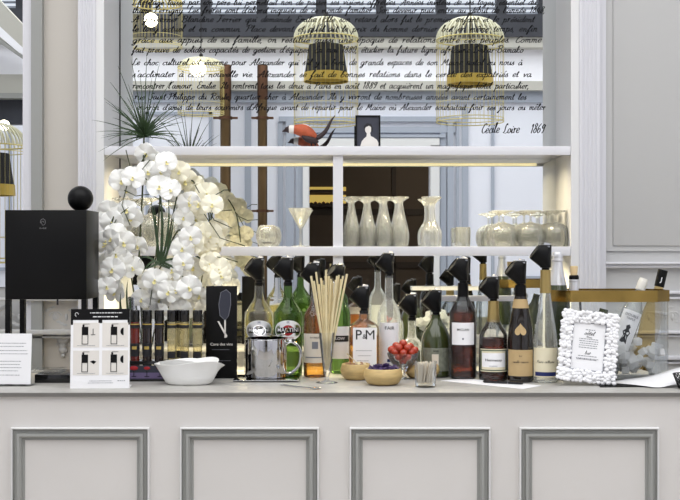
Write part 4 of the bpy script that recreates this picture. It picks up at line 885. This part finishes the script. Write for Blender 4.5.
# ------------------------------------------------------------------ instruction board
D = DC(388.3); a = P(70.5, 309, D); b = P(129, 388, D); w = (b.x-a.x)/2; h = a.z-ZT
t = thing('instruction_sign', 'white instruction sign with black header and four bottle pictograms', 'sign', ((a.x+b.x)/2, D, ZT), R(4))
T5 = Matrix.Rotation(R(-4), 4, 'X')
G().box((-w, 0, 0), (w, .003, h), T5).box((-w, 0, 0), (w, .07, .003)).obj('board', 'paper', t, 0)
def sg(g, x0, z0, x1, z1, y=-.0006): g.box((x0, y, z0), (x1, y+.0004, z1), T5)
g = G(); sg(g, -w, h*.86, w, h); sg(g, -w, h*.8, -w+.007, h*.86); sg(g, -.006, h*.82, .006, h*.86); sg(g, w-.007, h*.8, w, h*.86); hd = g.obj('black_header', 'ink', t, 0)
g = G(); word_bars(g, -w*.35, w*.75, -.0013, h*.945, .0025, 1); word_bars(g, -w*.25, w*.6, -.0013, h*.895, .0028, 2); g.v = [T5 @ v for v in g.v]; g.obj('header_print', 'paper', hd, 0)
g = G().tube([(-w*.8+.005*math.cos(k*.5), -.0012, h*.93+.006*math.sin(k*.5)) for k in range(10)], .0008, 5); g.v = [T5 @ v for v in g.v]; g.obj('logo', 'paper', hd)
for ix in (0, 1):
    for iz in (0, 1):
        c = (-w*.47+ix*w*.98, h*(.67-iz*.35)); g = G()
        sg(g, c[0]-w*.44, c[1]-h*.155, c[0]+w*.44, c[1]+h*.155, -.0007); p = g.obj('picture_panel', 'pale', t, 0)
        g = G(); bx = c[0]-.004
        sg(g, bx-.010, c[1]-.0, bx+.010, c[1]+.026, -.0016); sg(g, bx-.010, c[1]-.028, bx-.008, c[1], -.0016); sg(g, bx+.008, c[1]-.028, bx+.010, c[1], -.0016); sg(g, bx-.010, c[1]-.029, bx+.010, c[1]-.027, -.0016); sg(g, bx-.008, c[1]+.026, bx-.002, c[1]+.033, -.0016)
        if ix: g.add([T5 @ Vector((bx+.03+.010*math.cos(k/12*math.pi+math.pi/2), -.0016, c[1]+.011+.012*math.sin(k/12*math.pi+math.pi/2))) for k in range(13)], [tuple(range(13))])
        elif iz: g.add([T5 @ Vector(q) for q in ((bx+.016, -.0016, c[1]+.004), (bx+.026, -.0016, c[1]+.008), (bx+.036, -.0016, c[1]+.004), (bx+.028, -.0016, c[1]-.004))], [(0, 1, 2, 3)])
        else: sg(g, bx+.024, c[1], bx+.026, c[1]+.02, -.0016); sg(g, bx+.018, c[1]-.0, bx+.032, c[1]+.002, -.0016)
        sg(g, bx-.006, c[1]+.034, bx+.014, c[1]+.0352, -.0016)
        g.obj('pictogram', 'ink', p, 0)
        g = G(); word_bars(g, c[0]-w*.3, c[0]+w*.3, -.0013, c[1]-h*.135, .0013, ix+iz*2); g.v = [T5 @ v for v in g.v]; g.obj('small_print', 'textgrey', p, 0)
g = G(); word_bars(g, -w*.35, w*.4, -.0008, h*.09, .0014, 8); word_bars(g, -w*.4, w*.45, -.0008, h*.065, .0014, 9); word_bars(g, w*.6, w*.85, -.0008, h*.09, .002, 9); g.v = [T5 @ v for v in g.v]; g.obj('small_print', 'textgrey', t, 0)
# left text card in clear stand
D = DC(386); a = P(-22, 333, D); b = P(31, 386, D); w = (b.x-a.x)/2; h = a.z-ZT
t = thing('text_card', 'white text card in a clear stand at the far left of the counter', 'sign', ((a.x+b.x)/2, D, ZT), R(-3))
G().box((-w-.002, 0, .002), (w+.002, .004, h), Matrix.Rotation(R(-5), 4, 'X')).box((-w-.002, -.01, 0), (w+.002, .05, .003)).obj('clear_stand', 'acryl', t, 0)
T5 = Matrix.Rotation(R(-5), 4, 'X'); c = G().box((-w, -.0022, .006), (w, -.0004, h-.002), T5).obj('card', 'paper', t, 0)
g = G()
for k, z in enumerate((.8, .74, .66, .60, .46, .40, .34, .28, .20)): word_bars(g, -w*.9, w*random.uniform(.5, .9), -.0026, h*z, .0018, 20+k)
g.v = [T5 @ v for v in g.v]; g.obj('small_print', 'textgrey', c, 0)
# ------------------------------------------------------------------ black dispenser with ball
Df = 3.72; t = thing('wine_dispenser', 'tall matte black wine dispenser box on legs with a round ball on top', 'dispenser', (X(46, Df), Df, ZT))
s = Df/F; wl_ = X(5, Df)-X(46, Df); wr = X(86.5, Df)-X(46, Df); dp = .19
G().box((wl_, 0, Z(299.5, Df)-ZT), (wr, dp, Z(210, Df)-ZT), bev=.0015).obj('body', 'black', t)
g = G()
for xa in (wl_, wr-.017):
    for ya in (.0, dp-.02): G().box((xa, ya, 0), (xa+.017, ya+.02, Z(299.5, Df)-ZT)).obj('leg', 'black', t, 0)
G().sphere((X(80.5, 3.81)-X(46, Df), .09, Z(210, Df)-ZT+.041), .042, seg=48).obj('ball', 'black', t, 60)
lx0, lz0 = (43-46)*s, Z(222, Df)-ZT
g = G().tube([(lx0+.009*math.cos(k*.32)*(.9), -.0006, lz0+.010*math.sin(k*.32)) for k in range(-6, 12)], .0007, 5).tube([(lx0+.004*math.cos(k*.5)-.001, -.0006, lz0-.002+.005*math.sin(k*.5)) for k in range(10)], .0006, 5)
g.obj('logo', 'logo', t); flat_text('D-VINE', 'logo', t, lx0, -.0008, Z(228.3, Df)-ZT, .007)
G().box((X(32, Df)-X(46, Df), .03, 0), (X(68, Df)-X(46, Df), .2, .028), bev=.002).obj('drip_tray', 'blackgloss', t)
G().tube([((53-46)*s, .06, Z(299, Df)-ZT), ((53-46)*s, .06, Z(306, Df)-ZT)], .003, 8).obj('nozzle', 'blackgloss', t)
o = G().box((-.05, -.05, 0), (.05, .05, .010), bev=.004).obj('glass_dish', 'acryl', loc=(X(49, Df+.12), Df+.115, ZT+.0285)); tag(o, 'flat clear glass dish on the tray of the black dispenser', 'dish')
# ------------------------------------------------------------------ vase, orchids, papyrus
D = 4.02; xv = X(147, D); t = thing('glass_vase', 'clear glass vase holding the orchids behind the wine tubes', 'vase', (xv, D, ZT)); 
G().lathe([(.05, 0), (.058, .006), (.062, .2), (.066, .27), (.064, .27), (.059, .2), (.054, .015), (.001, .014)], 40).obj('glass_body', 'gclear', t)
def petal_grid(g, L, Wd, ang, cup, T, mi=0, tip=.5, z=0, ruff=0):
    n, m_ = 10, 6; vs = []; fs = []
    for i in range(n+1):
        u = i/n; hw = Wd*math.sin(math.pi*min(1, (.06+u*.94))**tip)
        u = math.sin(u*math.pi/2)**.9; hw = Wd*(math.sin(math.pi/2*(.15+.85*u/.58)) if u < .58 else math.sqrt(max(0, 1-((u-.58)/.42)**2)))
        for j in range(m_+1):
            v = j/m_*2-1; x = v*hw; y = u*L; zz_ = cup*(u*u*L*.8)-abs(v)**2*hw*.25+z+ruff*math.sin(v*6+u*4)*.002
            c, s_ = math.cos(ang), math.sin(ang); vs.append((x*c-y*s_, x*s_+y*c, zz_))
    for i in range(n):
        for j in range(m_): a = i*(m_+1)+j; fs.append((a, a+1, a+m_+2, a+m_+1))
    g.add(vs, fs, T, mi)
g = G()
for a, L, Wd, z in ((0, .040, .019, 0), (2.25, .039, .018, 0), (-2.25, .039, .018, 0), (1.2, .043, .030, .003), (-1.2, .043, .030, .003)): petal_grid(g, L, Wd, a, .12, None, tip=.62, z=z, ruff=1 if Wd > .02 else 0)
bl0 = g; lp0 = G(); petal_grid(lp0, .012, .006, math.pi, .9, None, tip=.9, z=.003); lp0.sphere((0, .001, .006), .0035, seg=8)
BL = LP = None; WARM_LIT = False; warmme = None
def orchid(label, path, blossoms):
    global BL, LP
    D_ = 4.02; base = Vector((xv, D_, ZT+.02)); t = thing('orchid', label, 'orchid', base)
    pts = [Vector((0, 0, 0))]+[P(px, py, D_+dy)-base for px, py, dy in path]
    sp = smoothprof([tuple(p) for p in pts], 5); G().tube(sp, .0028, 7).obj('stem', 'stemg', t)
    for px, py, dy, sc_ in blossoms:
        c = P(px, py, D_+dy)-base
        tgt = Vector((random.uniform(-.5, .5), -1, random.uniform(-.35, .25))).normalized(); q = tgt.to_track_quat('Z', 'Y')
        if BL is None: BL = bl0.obj('blossom', 'petal', t, 70); LP = lp0.obj('lip', 'lip', BL, 60); b = BL
        else: b = BL.copy(); COL.objects.link(b); l = LP.copy(); COL.objects.link(l); l.parent = b
        if WARM_LIT:
            global warmme
            if warmme is None: warmme = BL.data.copy(); warmme.name = 'warm_lit_blossom'; warmme.materials[0] = M['petalwarm']
            b.data = warmme
        b.parent = t; b.location = c; b.rotation_mode = 'QUATERNION'; b.rotation_quaternion = q @ Euler((0, 0, random.uniform(-.5, .5))).to_quaternion(); b.scale = (sc_,)*3
random.seed(21)
def sprinkle(spine, n, spread, dy0):
    out = []
    for k in range(n):
        u = k/(n-1)*(len(spine)-1); i = min(int(u), len(spine)-2); f = u-i
        px = spine[i][0]*(1-f)+spine[i+1][0]*f+random.uniform(-spread, spread); py = spine[i][1]*(1-f)+spine[i+1][1]*f+random.uniform(-5, 5)
        out.append((px, py, dy0+random.uniform(-.07, .05), random.uniform(.85, 1.1)))
    return out
orchid('tallest white orchid spray arching over the centre of the bouquet', [(152, 300, .0), (158, 230, .0), (160, 170, 0), (150, 150, -.02), (135, 176, -.05)], sprinkle([(152, 152), (166, 165), (158, 182), (170, 196), (162, 172)], 9, 9, -.03)+[(121, 181, -.05, 1.05), (133, 178, -.06, 1), (148, 172, -.04, 1), (127, 190, -.03, .9)])
orchid('white orchid spray cascading at the left next to the black dispenser', [(135, 300, 0), (124, 230, -.02), (116, 214, -.04), (107, 240, -.05), (108, 270, -.06)], sprinkle([(120, 212), (112, 225), (118, 240), (107, 252), (120, 264), (108, 280), (116, 296)], 19, 9, -.05)+[(131, 218, -.03, 1), (138, 246, -.02, .9), (133, 268, -.04, 1)])
WARM_LIT = True  # next spray is white too; the warm LED glow is in its petal colour
orchid('white orchid spray with warm shelf light painted into its petals, drooping at the right of the bouquet before the lower shelf', [(160, 300, 0), (172, 220, 0), (185, 178, .0), (205, 200, .0), (212, 240, 0)], sprinkle([(176, 172), (190, 186), (205, 200), (196, 216), (212, 232), (200, 246), (208, 262), (216, 276)], 22, 8, -.02)+[(216, 242, -.03, .8)])
WARM_LIT = False
orchid('white orchid spray filling the middle of the bouquet above the wine tubes', [(150, 300, 0), (168, 250, -.02), (180, 230, -.04), (184, 260, -.05)], sprinkle([(184, 208), (178, 226), (186, 244), (192, 262), (176, 276), (190, 288), (164, 292), (150, 282), (182, 300)], 20, 9, -.04)+[(160, 300, -.03, .9), (200, 296, -.03, .9)])
orchid('low orchid spray just above the wine tubes and rack', [(145, 320, 0), (160, 310, -.02), (175, 305, -.03)], sprinkle([(140, 296), (160, 312), (178, 308), (196, 306)], 9, 6, 0.02))
# strap leaves and twigs
def blade(g, a, b, c, w, T=None):
    a, b, c = Vector(a), Vector(b), Vector(c); n = 8; vs = []; fs = []
    side = (c-a).cross(Vector((0, -1, .2))).normalized()
    for k in range(n+1):
        t_ = k/n; p = a*(1-t_)**2+b*2*t_*(1-t_)+c*t_*t_; ww = w*(1-t_**2.2)+.0003
        vs += [p-side*ww, p+side*ww]
    for k in range(n): fs.append((2*k, 2*k+1, 2*k+3, 2*k+2))
    g.add(vs, fs)
base = Vector((xv, D, ZT+.06)); t = thing('green_foliage', 'dark strap leaves and bare twigs threaded through the orchids', 'foliage', base)
g = G()
for (x0, y0, x1, y1, x2, y2) in ((160, 265, 164, 225, 160, 186), (158, 265, 158, 235, 154, 205), (163, 265, 172, 240, 174, 214), (160, 265, 144, 250, 138, 262), (161, 265, 178, 270, 186, 280), (160, 265, 166, 225, 158, 180), (160, 265, 172, 235, 168, 190), (160, 265, 155, 220, 150, 196), (160, 262, 150, 258, 142, 274), (160, 262, 176, 256, 186, 262), (128, 330, 118, 310, 121, 292), (132, 330, 124, 300, 128, 280), (126, 330, 132, 305, 130, 296), (160, 262, 150, 268, 146, 268), (162, 262, 175, 268, 182, 270)):
    blade(g, P(x0, y0, D-.05)-base, P(x1, y1, D-.07)-base, P(x2, y2, D-.06)-base, .0042)
g.obj('strap_leaf', 'leaf', t, 60)
g = G()
for pts in ([(130, 225), (122, 205), (131, 170), (126, 150)], [(147, 180), (140, 172), (150, 160)], [(112, 226), (108, 236), (118, 216), (138, 200)], [(205, 205), (218, 211), (232, 210)], [(195, 185), (214, 220), (232, 228)], [(212, 197), (224, 190), (231, 190)], [(195, 200), (220, 238), (245, 246)], [(150, 305), (152, 290), (155, 278)], [(210, 256), (225, 258), (238, 262)], [(124, 190), (136, 196), (150, 194), (160, 200)]):
    g.tube([P(a, b, D-.05)-base for a, b in pts], .0018, 5)
g.obj('twig', 'stemg', t)
# papyrus
tp = P(144, 137, D-.02); base = Vector((xv-.01, D, ZT+.02)); t = thing('papyrus', 'tall papyrus stem with a spiky green tuft rising above the orchids', 'plant', base)
G().tube([(0, 0, 0), tuple(P(139, 260, D-.01)-base), tuple(P(143, 180, D-.02)-base), tuple(tp-base)], [.004, .0035, .003, .003], 8).obj('stem', 'stemg', t)
g = G(); c0 = tp-base
tips = [(92, 120), (96, 132), (104, 98), (110, 82), (118, 66), (131, 60), (147, 50), (160, 62), (172, 80), (98, 152), (112, 110), (120, 96), (128, 84), (140, 72), (152, 78), (163, 96), (170, 110), (175, 124), (178, 136), (186, 146), (108, 140), (103, 161), (118, 148), (125, 120), (165, 140), (158, 120), (133, 100), (146, 92), (155, 104)]
for k, (a, b) in enumerate(tips):
    e = P(a, b, D+random.uniform(-.13, .10))-base; m_ = c0*.5+e*.5+Vector((0, 0, random.uniform(.012, .04)))
    blade(g, c0, m_, e, .0017)
for k in range(90):
    a = random.uniform(0, 6.28); r_ = random.uniform(.04, .16); e = c0+Vector((r_*math.cos(a), r_*math.sin(a)*.7, random.uniform(-.02, .13))); blade(g, c0, (c0+e)*.5+Vector((0, 0, .02)), e, .0015)
g.obj('leaf_tuft', 'leaf', t, 0)
# ------------------------------------------------------------------ shelf ornaments
zs = S1b+.0005; D = 4.37
base = Vector((X(312, D), D, zs)); t = thing('bird_ornament', 'orange and brown bird ornament with white collar and long dark tail on the upper shelf', 'ornament', base); s = D/F
def rp(px, py, dy=0): q = P(px, py, D+dy)-base; return (q.x, q.y, q.z)
def tubeprof(name, m, pts, rs, flat=1):
    g = G(); sp = smoothprof([rp(*p) for p in pts], 4); rr = [q[0] for q in smoothprof([(r*s, 0) for r in rs], 4)]; g.tube(sp, rr, 16); return g.obj(name, m, t, 60)
tubeprof('body', 'orange', [(290, 129.2), (297, 129.6), (304, 131), (311, 135), (317, 139)], [3.2, 5.2, 6.6, 5.6, 2])
tubeprof('head', 'featherdark', [(282, 131.5), (284.5, 130.8), (287, 129.8), (289.5, 129.4)], [.3, 1.3, 3, 3.2]); tubeprof('white_collar', 'featherwhite', [(289, 129.2), (291, 129.2), (294, 129.4)], [3.6, 4.2, 4.6])
tubeprof('tail', 'featherdark', [(312, 138), (319, 137), (326, 130.5), (331, 121), (335, 115.5)], [3, 2.6, 2, 1.2, .3]); tubeprof('wing', 'featherdark', [(302, 136, -.012), (308, 139, -.014), (315, 141, -.01), (318, 142, 0)], [1.2, 3.4, 3, 1])
tubeprof('back_feathers', 'featherwhite', [(303, 124.5), (308, 126.5), (313, 131)], [.8, 1.4, .6])
tubeprof('leg', 'featherdark', [(311, 141), (311.5, 145.8)], [.8, .8]); tubeprof('leg', 'featherdark', [(315, 141), (315.5, 145.8)], [.8, .8])
D = 4.40; a = P(355.5, 115, D); b = P(380.5, 146, D); w = (b.x-a.x)/2; h = a.z-zs
t = thing('framed_portrait', 'small dark framed photograph of a person in pale clothes on the upper shelf', 'picture', ((a.x+b.x)/2, D, zs)); T6 = Matrix.Rotation(R(-3), 4, 'X')
g = G()
for q in (((-w, 0, 0), (w, .01, .006)), ((-w, 0, h-.006), (w, .01, h)), ((-w, 0, .006), (-w+.006, .01, h-.006)), ((w-.006, 0, .006), (w, .01, h-.006))): g.box(*q, T6)
g.obj('frame', 'black', t, 0); ph = G().box((-w+.006, .004, .006), (w-.006, .009, h-.006), T6).obj('photograph', 'photo', t, 0)
def flatpoly(name, m, pts, y): G().add([T6 @ Vector((x, y, z)) for x, z in pts], [tuple(range(len(pts)))]).obj(name, m, ph, 0)
flatpoly('dress', 'pale', [(-.030, .007), (.040, .007), (.040, .022), (.034, .034), (.020, .044), (.011, .048), (.008, .062), (-.004, .062), (-.006, .046), (-.014, .040), (-.024, .028)], .0034)
flatpoly('face', 'pale', [(.001+.0125*math.cos(k*.3927), .074+.017*math.sin(k*.3927)) for k in range(16)], .0030)
flatpoly('hair', 'text', [(-.014, .066), (-.016, .086), (-.004, .098), (.012, .095), (.018, .080), (.017, .062), (.012, .066), (.012, .082), (.004, .088), (-.009, .082), (-.012, .072)], .0026)
# ------------------------------------------------------------------ glasses on lower shelf
zs = S2b+.0005
def flute(D):
    s = D/F; p = [(7.6, 0), (8.6, 4), (9, 11), (7.6, 20), (5.2, 30), (3.6, 38), (3, 43), (4, 46), (8.3, 48.4), (8.5, 49.6)]
    out = smoothprof([(a*s, b*s) for a, b in p], 3); inn = [(a*s*.93, b*s) for a, b in [(7.6, .2), (8.6, 4), (9, 11), (7.5, 19), (4.4, 28), (.5, 34)]]
    return list(reversed(inn))+out
D = 4.51; root = thing('flute_glass', 'upturned cut glass flute, leftmost of the four beside the divider', 'glass', (X(351.5, D), D, zs), group='four upturned flutes on the lower shelf')
G().lathe(flute(D), 64, amp=.022, nf=14).obj('glass_body', 'crystal', root)
G().lathe([(.020, .014), (.021, .03), (.016, .055), (.002, .07)], 24, T=Matrix.Identity(4)).obj('cut_pattern', 'gfrost', root)
for cx, l in ((367.5, 'upturned cut glass flute, second of four from the divider'), (384, 'upturned cut glass flute, third of four from the divider'), (400, 'upturned cut glass flute, furthest of four from the divider')): dup(root, (X(cx, D), D, zs), 0, l)
def lath(name, label, cat, cx, D, pts, m='crystal', amp=0, nf=0, inner=True, ex=None):
    s = D/F; t = thing(name, label, cat, (X(cx, D), D, zs)); p = smoothprof([(a*s, b*s) for a, b in pts], 3)
    G().lathe(p, 36, amp=amp, nf=nf, ex=[ex]*len(p) if ex else None).obj('glass_body', m, t); return t
lath('goblet', 'upturned engraved goblet with flared foot alone right of the flutes', 'glass', 431.5, 4.50, [(9, 0), (10, 6), (10, 14), (7.5, 20), (4.5, 25), (3.6, 30), (3.4, 40), (5, 44), (9, 48), (10, 49.5), (7, 49.6)], amp=.03, nf=8)
lath('square_tumbler', 'small square cut glass tumbler beside the engraved goblet', 'glass', 462.5, 4.52, [(6.6, 0), (7.2, 1), (7.6, 17), (6.6, 18), (6.4, 4)], ex=5)
t = lath('martini_glass', 'cone shaped cocktail glass in the left shelf bay', 'glass', 300, 4.51, [(8, 0), (7.6, .8), (1, 1.6), (.8, 16), (1.4, 19), (11, 36.5), (10.4, 36.5), (1, 20.5)])
lath('round_glass', 'small round cut glass bowl glass left of the cocktail glass', 'glass', 267.5, 4.50, [(7.6, 0), (10.4, 5), (11.2, 12), (9.6, 18.5), (7, 21), (6, 21), (8.6, 18), (10.2, 12), (9.5, 6), (4, 2)], amp=.03, nf=10)
D = 4.385; s = D/F
wp = [(11.6, 0), (13.4, 5), (13.8, 11), (12, 18), (7, 22.5), (1.6, 24.5), (1.1, 29), (2, 32.5), (10.5, 35), (11, 35.8)]; inn = [(.5, 22), (6.5, 21), (11.4, 17), (13.2, 11), (12.9, 5), (11.2, .2)]
root = thing('wine_glass', 'upturned wine glass, front row, nearest the bay centre', 'glass', (X(503, D), D, zs), group='upturned wine glasses on the right of the lower shelf')
G().lathe(smoothprof([(a*s, b*s) for a, b in inn], 3)+smoothprof([(a*s, b*s) for a, b in wp], 3), 72, amp=.016, nf=18).obj('glass_body', 'crystal', root)
for cx, dd, l in ((530.5, D, 'upturned wine glass, front row, middle of three'), (556, D, 'upturned wine glass, front row, against the niche side'), (499, D+.112, 'upturned wine glass, back row, nearest the bay centre'), (524, D+.112, 'upturned wine glass, back row, middle of three'), (548, D+.112, 'upturned wine glass, back row, against the niche side')): dup(root, (X(cx, dd), dd, zs), .3, l)
for cx, dd, l in ((150, D, 'upturned wine glass behind the orchids, furthest from the niche side'), (122.5, D, 'upturned wine glass behind the orchids, against the niche side'), (134, D+.112, 'upturned wine glass behind the orchids, back row')):
    o = dup(root, (X(cx, dd), dd, zs), .3, l, (.92, .92, 1.35)); o['group'] = 'upturned glasses behind the orchids'
# ------------------------------------------------------------------ light
w = bpy.data.worlds.new('sky'); SC.world = w; w.use_nodes = True; bg = w.node_tree.nodes['Background']; bg.inputs['Color'].default_value = (.86, .90, 1, 1); bg.inputs['Strength'].default_value = 1.5
def area(name, loc, rot, sx, sy, e, col=(1, 1, 1)):
    l = bpy.data.lights.new(name, 'AREA'); l.shape = 'RECTANGLE'; l.size = sx; l.size_y = sy; l.energy = e; l.color = col
    o = bpy.data.objects.new(name, l); COL.objects.link(o); o.location = loc; o.rotation_euler = rot; return o
area('skylight_daylight', ((XL+XR)/2, .6, ZC+.25), (0, 0, 0), XR-XL-1.1, 6.0, 520, (1, .985, .95))
l = bpy.data.lights.new('lobby_lamp', 'POINT'); l.energy = 26; l.color = (1, .88, .72); l.shadow_soft_size = .03; o = bpy.data.objects.new('lobby_lamp', l); COL.objects.link(o); o.location = (1.3, YB-1.0, 2.6)
# ------------------------------------------------------------------ camera
cd = bpy.data.cameras.new('camera'); cd.sensor_width = 36; cd.lens = F/680*36; cd.clip_start = .05
cam = bpy.data.objects.new('camera', cd); COL.objects.link(cam); cam.location = (0, 0, EYE); cam.rotation_euler = (math.pi/2, 0, 0); SC.camera = cam
SC.view_settings.view_transform = 'Standard'; SC.view_settings.look = 'None'; SC.view_settings.gamma = 1; SC.view_settings.use_curve_mapping = False
SC.view_settings.exposure = -0.55
SC.cycles.max_bounces = 16; SC.cycles.transparent_max_bounces = 40; SC.cycles.transmission_bounces = 12; SC.cycles.glossy_bounces = 8; SC.cycles.diffuse_bounces = 5
SC.cycles.caustics_reflective = False; SC.cycles.caustics_refractive = False; SC.cycles.sample_clamp_indirect = 6
